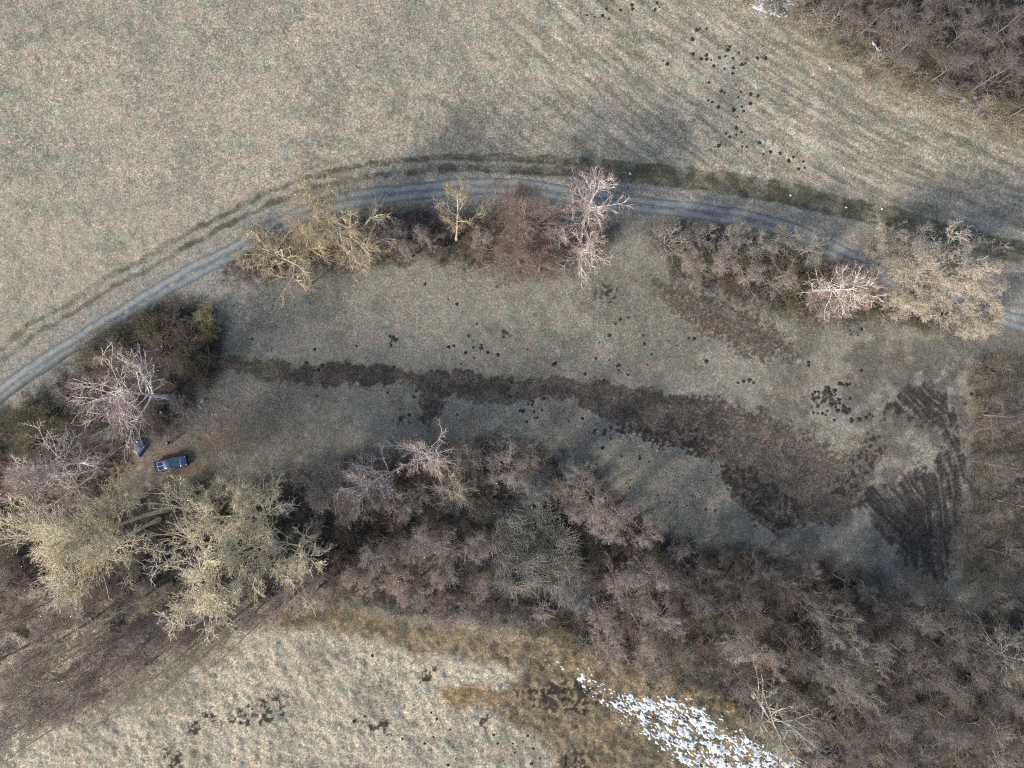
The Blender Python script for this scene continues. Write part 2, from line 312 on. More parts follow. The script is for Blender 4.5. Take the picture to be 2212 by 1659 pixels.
GX, GY, GF = grid(-86, 86, -66, 66, 0.2, far=2500)
GU, GV = GX * PXM + 1106, 829.5 - GY * PXM
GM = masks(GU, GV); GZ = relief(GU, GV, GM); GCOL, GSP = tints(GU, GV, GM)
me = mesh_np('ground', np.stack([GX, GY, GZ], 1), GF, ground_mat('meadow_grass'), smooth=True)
add_attr(me, GCOL, GSP)
tag(link('ground', me), kind='structure')
_nx = len(np.unique(GX)); _ux = np.unique(GX); _uy = np.unique(GY); _Z = GZ.reshape(len(_uy), len(_ux))
def gz(x, y):
    i = int(np.clip(np.searchsorted(_ux, x), 1, len(_ux) - 1)); j = int(np.clip(np.searchsorted(_uy, y), 1, len(_uy) - 1))
    return float(_Z[j, i])
def gzv(x, y):
    i = np.clip(np.searchsorted(_ux, x), 1, len(_ux) - 1); j = np.clip(np.searchsorted(_uy, y), 1, len(_uy) - 1)
    return _Z[j, i]

# gravel track and snow: sheets of their own that dip under the turf where they end
def sheet(name, F, X, Y, Z, zoff, colfn, matl, cut=-0.03):
    f = F[(zoff > cut)[F].any(1)]
    idx, inv = np.unique(f, return_inverse=True)
    m = mesh_np(name, np.stack([X[idx], Y[idx], Z[idx] + zoff[idx]], 1), inv.reshape(-1, 4), matl, smooth=True)
    c, s = colfn(idx); add_attr(m, c, s)
    return tag(link(name, m), kind='structure')
inb = (np.abs(GX) < 95) & (np.abs(GY) < 75)
g = GM['gr'] + (fbm(GU / 50, GV / 50, 6, 2) - 0.5) * 7 + (vn(GU / 4, GV / 4, 6) - 0.5) * 3
zg = np.where(np.abs(g) < 40, 0.05 * sst(23, 15, np.abs(g)) - 0.045 + 0.0 * g, -1)
cen = sst(4.5, 1.0, np.abs(g - 1)) * (fbm(GU / 14, GV / 14, 15, 3) - 0.36) * 0.11
zg = np.where(inb, zg + 0.02 - np.clip(cen, 0, 1) * 1.2, -1)
def gcol(i):
    gg = g[i][:, None]; n = fbm(GU[i] / 10, GV[i] / 10, 16, 3)[:, None]
    base = C(0.145, 0.157, 0.166) * (0.75 + 0.5 * n)
    tr = sst(6.5, 3, np.abs(gg + 9)) + sst(6.5, 3, np.abs(gg - 9))
    c = base * (1 - tr) + C(0.225, 0.253, 0.276) * (0.8 + 0.4 * n) * tr
    wet = sst(500, 250, GU[i])[:, None] * sst(2, 12, gg); c = c * (1 - 0.45 * wet)
    return c, np.full(len(i), 0.16)
sheet('gravel_track', GF, GX, GY, GZ, zg, gcol, ground_mat('wet_gravel', rough=0.6, bumpd=0.03))
SNM = ground_mat('old_snow', rough=0.5, bumpd=0.04)
for nm, key, bx in (('snow', 'snow', (1070, 1360, 1960, 1800)), ('snow_remnant', 'snow2', (1600, -40, 1735, 45)), ('snow_remnant', 'snow2', (1870, 85, 2130, 250))):
    X, Y, F = grid((bx[0] - 1106) / PXM, (bx[2] - 1106) / PXM, (829.5 - bx[3]) / PXM, (829.5 - bx[1]) / PXM, 0.09)
    U_, V_ = X * PXM + 1106, 829.5 - Y * PXM; M_ = masks(U_, V_); Z_ = relief(U_, V_, M_)
    fine = fbm((U_ * .8 + V_ * .6) / 5.5, (-U_ * .6 + V_ * .8) / 2.6, 37, 3) - 0.5
    zs = np.clip((M_[key] + fine * 3.4 - 0.15) * 0.08, -0.2, 0.03)
    def scol(i):
        n = fbm(U_[i] / 6, V_[i] / 6, 19, 3)[:, None]
        return C(0.70, 0.79, 0.90) * (0.62 + 0.5 * n), np.full(len(i), 0.05)
    sheet(nm, F, X, Y, Z_, zs, scol, SNM, cut=-0.02)
# ------------------------------------------------------------------ trees
def unit(a): return a / (np.linalg.norm(a, axis=-1, keepdims=True) + 1e-9)
def spawn(rng, P, R, k, trange, ang, L, seg, jit=0.12, up=0.0, ratio=0.5, taper=0.25, lfall=0.5, flat=0.0, droop=0.0):
    """children along every parent line. P (N,m,3), R (N,m)"""
    N, m, _ = P.shape
    idx = np.repeat(np.arange(N), k); n = len(idx)
    t = (np.tile(np.arange(k), N) + rng.random(n)) / k; t = trange[0] + (trange[1] - trange[0]) * t
    s = t * (m - 1); i = np.minimum(s.astype(int), m - 2); f = (s - i)[:, None]
    p = P[idx, i] * (1 - f) + P[idx, i + 1] * f; pd = unit(P[idx, i + 1] - P[idx, i])
    pr = R[idx, i] * (1 - f[:, 0]) + R[idx, i + 1] * f[:, 0]
    q = rng.normal(size=(n, 3)); q[:, 2] *= (1 - flat); q -= (q * pd).sum(1, keepdims=True) * pd; q = unit(q)
    a = np.radians(ang[0] + (ang[1] - ang[0]) * rng.random(n))[:, None]
    d = unit(pd * np.cos(a) + q * np.sin(a))
    ln = (L if np.ndim(L) == 0 else L[idx]) * (1 - lfall * (t - trange[0]) / max(trange[1] - trange[0], 1e-3)) * (0.65 + 0.6 * rng.random(n))
    pts = [p]; r0 = np.minimum(pr * ratio, pr)
    for j in range(seg):
        d = unit(d + rng.normal(size=(n, 3)) * jit + np.array([0, 0, up - droop * (j / seg)]))
        p = p + d * (ln / seg)[:, None]; pts.append(p)
    Q = np.stack(pts, 1); rr = r0[:, None] * (1 - (1 - taper) * np.linspace(0, 1, seg + 1)[None, :])
    return Q, rr, ln
def tubes(P, R, k):
    N, m, _ = P.shape
    T = unit(np.gradient(P, axis=1))
    ref = np.where(np.abs(T[..., 2:3]) > 0.9, np.array([1.0, 0, 0]), np.array([0, 0, 1.0]))
    A = unit(np.cross(T, ref)); B = np.cross(T, A)
    th = np.arange(k) * 2 * math.pi / k
    V = P[:, :, None, :] + R[:, :, None, None] * (A[:, :, None, :] * np.cos(th)[None, None, :, None] + B[:, :, None, :] * np.sin(th)[None, None, :, None])
    V = V.reshape(-1, 3)
    i = np.arange(N * m * k).reshape(N, m, k)
    a = i[:, :-1]; b = i[:, 1:]
    F = np.stack([a, np.roll(a, -1, 2), np.roll(b, -1, 2), b], -1).reshape(-1, 4)
    return V, F
def spikes(rng, P, R, k, length, ang, rad, trange=(0.1, 1.0), up=0.0):
    Q, rr, ln = spawn(rng, P, R, k, trange, ang, length, 1, jit=0.0, up=up, ratio=1.0, lfall=0.3)
    a, b = Q[:, 0], Q[:, 1]; T = unit(b - a); A = unit(np.cross(T, np.array([0.31, 0.22, 0.93]))); B = np.cross(T, A)
    r = rad * (0.7 + 0.6 * rng.random(len(a)))[:, None]
    V = np.stack([a + A * r, a - A * r * 0.5 + B * r * 0.87, a - A * r * 0.5 - B * r * 0.87, b], 1).reshape(-1, 3)
    o = np.arange(len(a))[:, None, None] * 4
    F = (o + np.array([[0, 1, 3], [1, 2, 3], [2, 0, 3]])[None]).reshape(-1, 3)
    return V, F
def join(parts):
    Vs, Fs, o = [], [], 0
    for V, F in parts:
        if F.shape[1] == 4: F = np.concatenate([F[:, [0, 1, 2]], F[:, [0, 2, 3]]])
        Vs.append(V); Fs.append(F + o); o += len(V)
    return np.concatenate(Vs), np.concatenate(Fs)

BARK = {
 'birch': mat('birch_bark', (0.88, 0.85, 0.80), 0.6, scale=2.2, col2=(0.50, 0.46, 0.42), lo=0.30, hi=0.42),
 'poplar': mat('poplar_bark', (0.72, 0.66, 0.47), 0.75, scale=1.5, col2=(0.48, 0.44, 0.31)),
 'lichen': mat('lichened_bark', (0.66, 0.60, 0.38), 0.85, scale=1.2, col2=(0.36, 0.33, 0.27)),
 'alder': mat('alder_bark', (0.36, 0.30, 0.26), 0.85, scale=2.0, var=0.4),
 'willow': mat('willow_bark', (0.40, 0.38, 0.33), 0.85, scale=2.0, var=0.4),
 'shade_toned': mat('shade_toned_bark', (0.24, 0.22, 0.205), 0.85, scale=2.0, var=0.4),  # bark for the right-hand woods, cloud shade put into its colour
 'grey': mat('grey_bark', (0.42, 0.41, 0.36), 0.8, scale=2.0, var=0.35),
}
TWIG = {
 'birch': mat('birch_twigs', (0.40, 0.275, 0.235), 0.8, scale=0.6, var=0.35),
 'poplar': mat('poplar_twigs', (0.86, 0.76, 0.55), 0.8, scale=0.8, var=0.30),
 'lichen': mat('tan_twigs', (0.44, 0.36, 0.25), 0.85, scale=0.6, var=0.35),
 'alder': mat('alder_twigs', (0.41, 0.36, 0.33), 0.85, scale=0.5, var=0.35),
 'sun_pink_alder': mat('sun_pale_pink_twigs', (0.56, 0.45, 0.40), 0.85, scale=0.5, var=0.3),  # pinkish alder twigs, made paler to carry the sunlight
 'redalder': mat('red_alder_twigs', (0.26, 0.195, 0.175), 0.85, scale=0.5, var=0.35),
 'willow': mat('willow_twigs', (0.31, 0.29, 0.26), 0.85, scale=0.5, var=0.35),
 'cream': mat('cream_willow_twigs', (0.60, 0.54, 0.45), 0.8, scale=0.5, var=0.35),
 'grey': mat('grey_twigs', (0.24, 0.215, 0.19), 0.85, scale=0.5, var=0.35),
 'shade_toned': mat('shade_toned_twigs', (0.20, 0.18, 0.168), 0.85, scale=0.5, var=0.35),  # twigs darkened in colour to stand for cloud shade
 'brown': mat('brown_shrub_twigs', (0.20, 0.155, 0.125), 0.85, scale=0.5, var=0.4),
 'olive': mat('olive_shrub_twigs', (0.21, 0.20, 0.13), 0.85, scale=0.5, var=0.4),
 'yellow': mat('yellow_shrub_twigs', (0.46, 0.40, 0.20), 0.85, scale=0.5, var=0.3),
 'bluegrey': mat('blue_grey_twigs', (0.235, 0.25, 0.25), 0.85, scale=0.5, var=0.35),
}
K = {
 'birch':   dict(b='birch', t='birch', n1=24, t0=0.26, ang=(38, 62), lr=0.56, n2=7, n3=5, n4=3, jit=0.14, up=0.05, tl=0.85, tr=0.009, ns=3, droop=0.25, bot=0.75, tk=0.9, m3=0.013, rr=0.58),
 'poplar':  dict(b='poplar', t='poplar', n1=15, t0=0.46, ang=(28, 50), lr=0.48, n2=7, n3=6, n4=2, jit=0.10, up=0.13, tl=0.75, tr=0.014, ns=3, droop=0.0, bot=0.85, tk=0.75, m3=0.02, rr=0.62, a2=(16, 42), a3=(12, 38), q2=0.55),
 'lichen':  dict(b='lichen', t='lichen', n1=12, t0=0.30, ang=(42, 68), lr=0.66, n2=7, n3=6, n4=3, jit=0.15, up=0.07, tl=0.75, tr=0.010, ns=3, droop=0.0, bot=0.9, tk=1.25, m3=0.018),
 'redalder':dict(b='alder', t='redalder', n1=24, t0=0.25, ang=(45, 75), lr=0.42, n2=8, n3=6, n4=3, jit=0.12, up=0.08, tl=0.8, tr=0.009, ns=3, droop=0.0, bot=0.9, tk=1.1),
 'alder':   dict(b='alder', t='alder', n1=16, t0=0.35, ang=(35, 65), lr=0.46, n2=6, n3=5, n4=3, jit=0.17, up=0.06, tl=0.7, tr=0.011, ns=3, droop=0.0, bot=0.8, tk=1.0),
 'willow':  dict(b='willow', t='willow', n1=16, t0=0.12, ang=(35, 75), lr=0.5, n2=7, n3=6, n4=3, jit=0.22, up=0.05, tl=0.7, tr=0.012, ns=3, droop=0.0, bot=1.0, tk=1.0),
 'cream':   dict(b='willow', t='cream', n1=16, t0=0.15, ang=(35, 72), lr=0.5, n2=7, n3=6, n4=4, jit=0.16, up=0.08, tl=0.65, tr=0.013, ns=4, droop=0.0, bot=1.0, tk=1.0),
 'greylimb':dict(b='grey', t='grey', n1=18, t0=0.15, ang=(45, 75), lr=0.6, n2=8, n3=5, n4=2, jit=0.13, up=0.05, tl=0.6, tr=0.008, ns=2, droop=0.0, bot=1.0, tk=1.2),
 'yellowlimb':dict(b='lichen', t='willow', n1=16, t0=0.2, ang=(45, 78), lr=0.6, n2=8, n3=5, n4=2, jit=0.19, up=0.03, tl=0.6, tr=0.008, ns=2, droop=0.0, bot=1.0, tk=1.2),
 'bluegrey':dict(b='willow', t='bluegrey', n1=16, t0=0.15, ang=(35, 70), lr=0.45, n2=7, n3=6, n4=3, jit=0.18, up=0.06, tl=0.65, tr=0.011, ns=3, droop=0.0, bot=1.0, tk=1.0),
 'sparse':  dict(b='grey', t='willow', n1=22, t0=0.12, ang=(40, 75), lr=0.55, n2=5, n3=4, n4=2, jit=0.13, up=0.02, tl=0.5, tr=0.008, ns=2, droop=0.0, bot=0.9, tk=1.4),
 'shade_toned':     dict(b='shade_toned', t='shade_toned', n1=16, t0=0.2, ang=(35, 72), lr=0.48, n2=7, n3=5, n4=3, jit=0.2, up=0.05, tl=0.7, tr=0.011, ns=3, droop=0.0, bot=0.95, tk=1.0),
 'sun_pink_alder': dict(b='alder', t='sun_pink_alder', n1=16, t0=0.4, ang=(32, 62), lr=0.46, n2=6, n3=5, n4=3, jit=0.16, up=0.06, tl=0.7, tr=0.011, ns=3, droop=0.0, bot=0.8, tk=0.9),
 'pole':    dict(b='poplar', t='alder', n1=12, t0=0.6, ang=(25, 50), lr=0.40, n2=5, n3=4, n4=2, jit=0.12, up=0.08, tl=0.6, tr=0.008, ns=3, droop=0.0, bot=0.8, tk=0.75),
}
H0 = {'birch': 18, 'poplar': 25, 'lichen': 17, 'redalder': 17, 'alder': 17, 'willow': 11, 'cream': 14, 'greylimb': 10, 'yellowlimb': 12, 'bluegrey': 12, 'sparse': 15, 'pole': 20, 'shade_toned': 12, 'sun_pink_alder': 17}
R0 = {'birch': 5.5, 'poplar': 6.5, 'lichen': 6, 'redalder': 5.5, 'alder': 4.0, 'willow': 6, 'cream': 6, 'greylimb': 4.5, 'yellowlimb': 4.5, 'bluegrey': 4, 'sparse': 4.5, 'pole': 2.6, 'shade_toned': 5, 'sun_pink_alder': 4}

def tree_meshes(kind, seed, dens=1.0):
    k = K[kind]; h, Rc = H0[kind], R0[kind]; rng = np.random.default_rng(seed)
    m = 9; zz = np.linspace(0, 1, m); wob = np.cumsum(rng.normal(size=(m, 2)) * 0.012 * h * np.array([1, 1]), 0) * (zz[:, None] ** 0.8) * 0.55
    top = h * (0.93 if kind not in ('willow', 'cream', 'bluegrey') else 0.80)
    tp = np.concatenate([wob, (zz * top)[:, None]], 1)[None]
    r0 = (0.012 * h + 0.03) * k['tk']; tr = (r0 * (1 - 0.85 * zz ** 0.8) + r0 * 0.5 * np.exp(-zz * 30))[None]
    if kind in ('willow', 'cream', 'greylimb', 'bluegrey', 'yellowlimb'):
        # several stems from one stool
        ns = 3; st = []; sr = []
        for q in range(ns):
            a = rng.random() * 6.28; sp = Rc * 0.35 * rng.random()
            t_ = tp[0].copy(); t_[:, 0] += math.cos(a) * sp * zz ** 1.3; t_[:, 1] += math.sin(a) * sp * zz ** 1.3
            t_[:, :2] += np.cumsum(rng.normal(size=(m, 2)) * 0.02 * h, 0) * zz[:, None]; st.append(t_); sr.append(tr[0] * 0.75)
        tp, tr = np.stack(st), np.stack(sr)
    nst = len(tp); n1 = max(3, int(k['n1'] / (nst ** 0.6)))
    # limb reach: longest low, shorter near the top (round crowns keep it longer)
    am = np.radians(np.mean(k['ang'])); Ls = Rc / math.sin(am) * 0.92
    L1, r1, l1 = spawn(rng, tp, tr, n1, (k['t0'], 0.98), k['ang'], Ls, 7, jit=k['jit'], up=k['up'], ratio=k['lr'], taper=0.26, lfall=0.62 * k['bot'])
    L2, r2, l2 = spawn(rng, L1, r1, k['n2'], (0.18, 0.97), k.get('a2', (25, 58)), l1 * k.get('q2', 0.50), 5, jit=k['jit'] * 1.15, up=k['up'] * 0.8, ratio=k.get('rr', 0.6), taper=0.35, lfall=0.55)
    ln2 = l2
    L3, r3, l3 = spawn(rng, L2, r2, k['n3'], (0.15, 1.0), k.get('a3', (22, 55)), ln2 * 0.50 + 0.25, 4, jit=k['jit'] * 1.1, up=k['up'] * 0.6, ratio=0.68, taper=0.45, lfall=0.45, droop=k['droop'] * 0.5)
    r3 = np.maximum(r3, k.get('m3', 0.013)); r2 = np.maximum(r2, 1.5 * k.get('m3', 0.013))
    tl = k['tl']
    L4, r4, l4 = spawn(rng, L3, r3, max(1, int(k['n4'] * dens)), (0.1, 1.0), (20, 60), tl, 2, jit=0.2, up=0.02, ratio=0.6, taper=0.5, lfall=0.3, droop=k['droop'])
    r4 = np.clip(r4, k['tr'] * 0.7, k['tr'] * 1.3)
    V, F = tubes(tp, tr, 9); trunk = mesh_np('trunk', V, F, BARK[k['b']], smooth=True)
    V, F = join([tubes(L1, r1, 6), tubes(L2, r2, 4)] + ([tubes(L3, r3, 3)] if True else []))
    limbs = mesh_np('branches', V, F, BARK[k['b']], smooth=True)
    parts = [tubes(L4, r4, 3), spikes(rng, L4, r4, k['ns'], tl * 0.55, (20, 60), k['tr'] * 0.8)]
    V, F = join(parts); twigs = mesh_np('twigs', V, F, TWIG[k['t']])
    # measured size, so that copies can be scaled to the crown the photograph shows
    q = L4[:, -1]; c = q.mean(0); rad = np.percentile(np.hypot(q[:, 0] - c[0], q[:, 1] - c[1]), 93)
    return dict(ms=(trunk, limbs, twigs), h=np.percentile(q[:, 2], 99), r=rad)
_proto = {}
def place_tree(name, kind, base, top, h, R, label, group=None, cat='tree', variant=None, spin=None, own=False):
    key = (kind, variant if variant is not None else 0)
    if own: key = (kind, 'own%d' % own)
    if key not in _proto: _proto[key] = tree_meshes(kind, 100 + len(_proto) * 7 + (own or 0))
    pr = _proto[key]
    b = W(*base); b[2] = gz(b[0], b[1]) - 0.05
    tpt = W(top[0], top[1], h)
    ax = Vector(tpt - b); L = ax.length
    e = empty(name, b)
    q = ax.to_track_quat('Z', 'Y'); rz = Matrix.Rotation(spin if spin is not None else rnd.random() * 6.28, 3, 'Z')
    e.rotation_euler = (q.to_matrix() @ rz).to_euler()
    s = R / pr['r']; e.scale = (s, s, L / pr['h'])
    tag(e, label, cat, group)
    for nm, me_ in zip(('trunk', 'branches', 'twigs'), pr['ms']): link(nm, me_, e)
    return e
rnd = random.Random(5)

# shrubs: many stems fanning out of the ground
def shrub_meshes(kind, seed):
    rng = np.random.default_rng(seed); m = 3
    P = np.zeros((1, 2, 3)); P[0, 1, 2] = 0.35; R = np.full((1, 2), 0.10)
    st = 26
    L1, r1, l1 = spawn(rng, P, R, st, (0, 1), (8, 72), 2.5, 5, jit=0.17, up=0.05, ratio=0.42, taper=0.3, lfall=0.1)
    L2, r2, l2 = spawn(rng, L1, r1, 5, (0.2, 1), (20, 60), 1.2, 4, jit=0.18, up=0.05, ratio=0.6, taper=0.4, lfall=0.4)
    L3, r3, l3 = spawn(rng, L2, np.maximum(r2, 0.012), 3, (0.1, 1), (20, 60), 0.6, 2, jit=0.2, up=0.04, ratio=0.7, taper=0.5)
    r3 = np.clip(r3, 0.008, 0.014)
    V, F = join([tubes(L1, r1, 4)]); a = mesh_np('stems', V, F, BARK['alder' if kind in ('brown', 'redalder') else 'grey'] if kind not in ('yellow', 'olive') else TWIG[kind])
    V, F = join([tubes(L2, r2, 3), tubes(L3, r3, 3), spikes(rng, L3, r3, 3, 0.4, (20, 60), 0.009)]); b = mesh_np('twigs', V, F, TWIG[kind])
    q = L3[:, -1]; return dict(ms=(a, b), h=np.percentile(q[:, 2], 99), r=np.percentile(np.hypot(q[:, 0], q[:, 1]), 92))
_sh = {}
def place_shrub(kind, px, py, R, h, label, group, v=0):
    key = (kind, v)
    if key not in _sh: _sh[key] = shrub_meshes(kind, 900 + len(_sh))
    pr = _sh[key]; b = W(px, py, h * 0.6); b = np.array([b[0], b[1], gz(b[0], b[1]) - 0.05])
    e = empty('shrub', b, rnd.random() * 6.28); e.scale = (R / pr['r'], R / pr['r'] * (0.85 + 0.3 * rnd.random()), h / pr['h'])
    tag(e, label, 'shrub', group)
    for nm, me_ in zip(('stems', 'twigs'), pr['ms']): link(nm, me_, e)
    return e

# -- trees one can tell apart: kind, base px, top px, height, crown radius (m), own shape, label
T = [
 ('birch', (362, 857), (212, 846), 18, 7.0, 1, 'big white-limbed birch with rusty twigs, upper left of the blue tent'),
 ('birch', (220, 998), (10, 1012), 22, 5.0, 2, 'leaning white birch, upper of the two trunks that meet left of the blue tent'),
 ('birch', (214, 1013), (5, 1068), 23, 4.2, 3, 'leaning white birch, lower of the two trunks that meet left of the blue tent'),
 ('birch', (212, 1018), (30, 1150), 20, 3.2, 4, 'thin grey-white birch leaning down over the cream poplar twigs, at the left edge'),
 ('poplar', (366, 1098), (70, 1195), 26, 7.2, 1, 'cream-twigged poplar with the long pale upper trunk, left of the white panel on the ground'),
 ('poplar', (345, 1122), (75, 1240), 26, 6.2, 2, 'cream-twigged poplar with the lower yellow-grey trunk, in the lower left crown mass'),
 ('poplar', (292, 1152), (150, 1190), 18, 4.2, 3, 'shorter yellowish poplar under the two long pale trunks'),
 ('poplar', (300, 1085), (215, 1085), 17, 4.6, 4, 'small fine-twigged poplar just left of the white panel on the ground'),
 ('poplar', (560, 1112), (405, 1115), 21, 5.0, 5, 'cream poplar crown straight below the parked pickup, leaning left'),
 ('poplar', (520, 1080), (475, 1065), 17, 4.4, 6, 'small upright cream poplar lower right of the parked pickup'),
 ('poplar', (600, 1110), (540, 1110), 20, 4.6, 7, 'pale poplar beside the leafless gap right of the pickup, right-hand of its row'),
 ('poplar', (560, 1165), (400, 1262), 25, 6.8, 8, 'largest cream poplar crown in the lower left wood'),
 ('poplar', (600, 1165), (485, 1205), 23, 5.2, 9, 'cream poplar crown touching the largest one on its upper right'),
 ('poplar', (692, 1148), (610, 1222), 21, 5.4, 10, 'round cream poplar crown at the right end of the pale poplars'),
 ('lichen', (788, 524), (712, 452), 20, 6.6, 1, 'yellow-lichened tree with thick white trunk over the gravel track bend'),
 ('lichen', (746, 508), (665, 432), 19, 5.2, 2, 'second yellow-lichened stem left of the thick white trunk'),
 ('lichen', (702, 550), (650, 500), 13, 3.6, 3, 'short brown-grey tree between the two big yellow crowns'),
 ('lichen', (662, 558), (572, 548), 15, 6.2, 4, 'low spreading yellow tree reaching left to the gravel track'),
 ('lichen', (795, 540), (775, 540), 9, 4.4, 5, 'low tan-twigged tree at the foot of the thick white trunk'),
 ('lichen', (986, 517), (990, 405), 20, 3.4, 6, 'narrow yellow-twigged tree with white trunk standing alone in the hedge gap'),
 ('redalder', (1140, 520), (1128, 425), 18, 5.6, 1, 'dark red-twigged tree between the yellow tree and the white birches'),
 ('redalder', (1122, 570), (1112, 520), 14, 4.6, 2, 'dark red-twigged tree below the taller red one, reaching the meadow'),
 ('redalder', (1165, 585), (1165, 545), 11, 3.6, 3, 'small dark red-twigged tree at the meadow edge of the hedge'),
 ('birch', (1260, 482), (1290, 402), 18, 4.6, 5, 'tall forked white birch nearest the gravel track'),
 ('birch', (1238, 476), (1238, 420), 15, 2.8, 6, 'slim white birch left of the tall forked one'),
 ('birch', (1208, 538), (1214, 490), 12, 2.6, 7, 'small white birch lowest left of the forked one'),
 ('birch', (1252, 545), (1268, 545), 11, 3.8, 8, 'white birch with drooping limbs over the meadow below the forked one'),
 ('greylimb', (1440, 528), (1442, 522), 9, 4.0, 1, 'round pale-limbed grey tree at the left end of the right hedge'),
 ('birch', (1757, 627), (1885, 628), 19, 4.6, 9, 'white birch leaning right, between the right hedge and the cream willows'),
 ('greylimb', (752, 1024), (690, 1022), 12, 4.8, 2, 'pale-limbed grey tree fanning left, upper edge of the lower wood'),
 ('birch', (868, 1009), (770, 1058), 15, 4.2, 10, 'white birch with curved trunk leaning left in the lower wood'),
 ('birch', (928, 978), (915, 1000), 15, 4.4, 11, 'white birch seen from straight above, nearest the meadow centre'),
 ('yellowlimb', (985, 1045), (980, 1068), 13, 3.8, 1, 'yellow-limbed bare tree below the straight-seen white birch'),
 ('greylimb', (1015, 985), (1008, 985), 11, 3.0, 3, 'thin grey bare tree between the yellow-limbed tree and the meadow'),
 ('cream', (1985, 575), (2040, 545), 14, 6.2, 1, 'large cream-grey willow crown beside the rutted track at right'),
 ('cream', (2060, 605), (2125, 600), 15, 5.6, 2, 'cream-grey willow crown nearest the right edge'),
 ('cream', (1960, 630), (1985, 645), 10, 4.2, 3, 'low cream-grey willow nearest the white birch that leans right'),
 ('cream', (1895, 540), (1925, 525), 10, 3.6, 4, 'thin pale willow over the gravel track end'),
 ('cream', (2090, 680), (2120, 690), 8, 3.4, 5, 'small cream-grey willow lowest at the right end of the hedge'),
 ('sparse', (1630, 1500), (1715, 1618), 19, 5.6, 1, 'bare grey dead-looking tree leaning over the snow'),
 ('sparse', (158, 1442), (-40, 1590), 23, 4.5, 2, 'long white-limbed bare tree slanting to the bottom left corner'),
 ('greylimb', (2150, 1400), (2180, 1420), 12, 5.0, 1, 'greenish grey bare tree at the right edge of the lower wood'),
]
for i, (k, b, t, h, R, own, lab) in enumerate(T):
    nm = {'birch': 'birch_tree', 'poplar': 'poplar_tree', 'lichen': 'lichened_tree', 'redalder': 'alder_tree', 'cream': 'willow_tree', 'greylimb': 'bare_tree', 'yellowlimb': 'bare_tree', 'sparse': 'bare_tree'}[k]
    place_tree(nm, k, b, t, h, R, lab, own=own if k not in ('poplar', 'cream', 'greylimb') else None, variant=(own % 4 if k in ('poplar', 'cream') else own % 2))

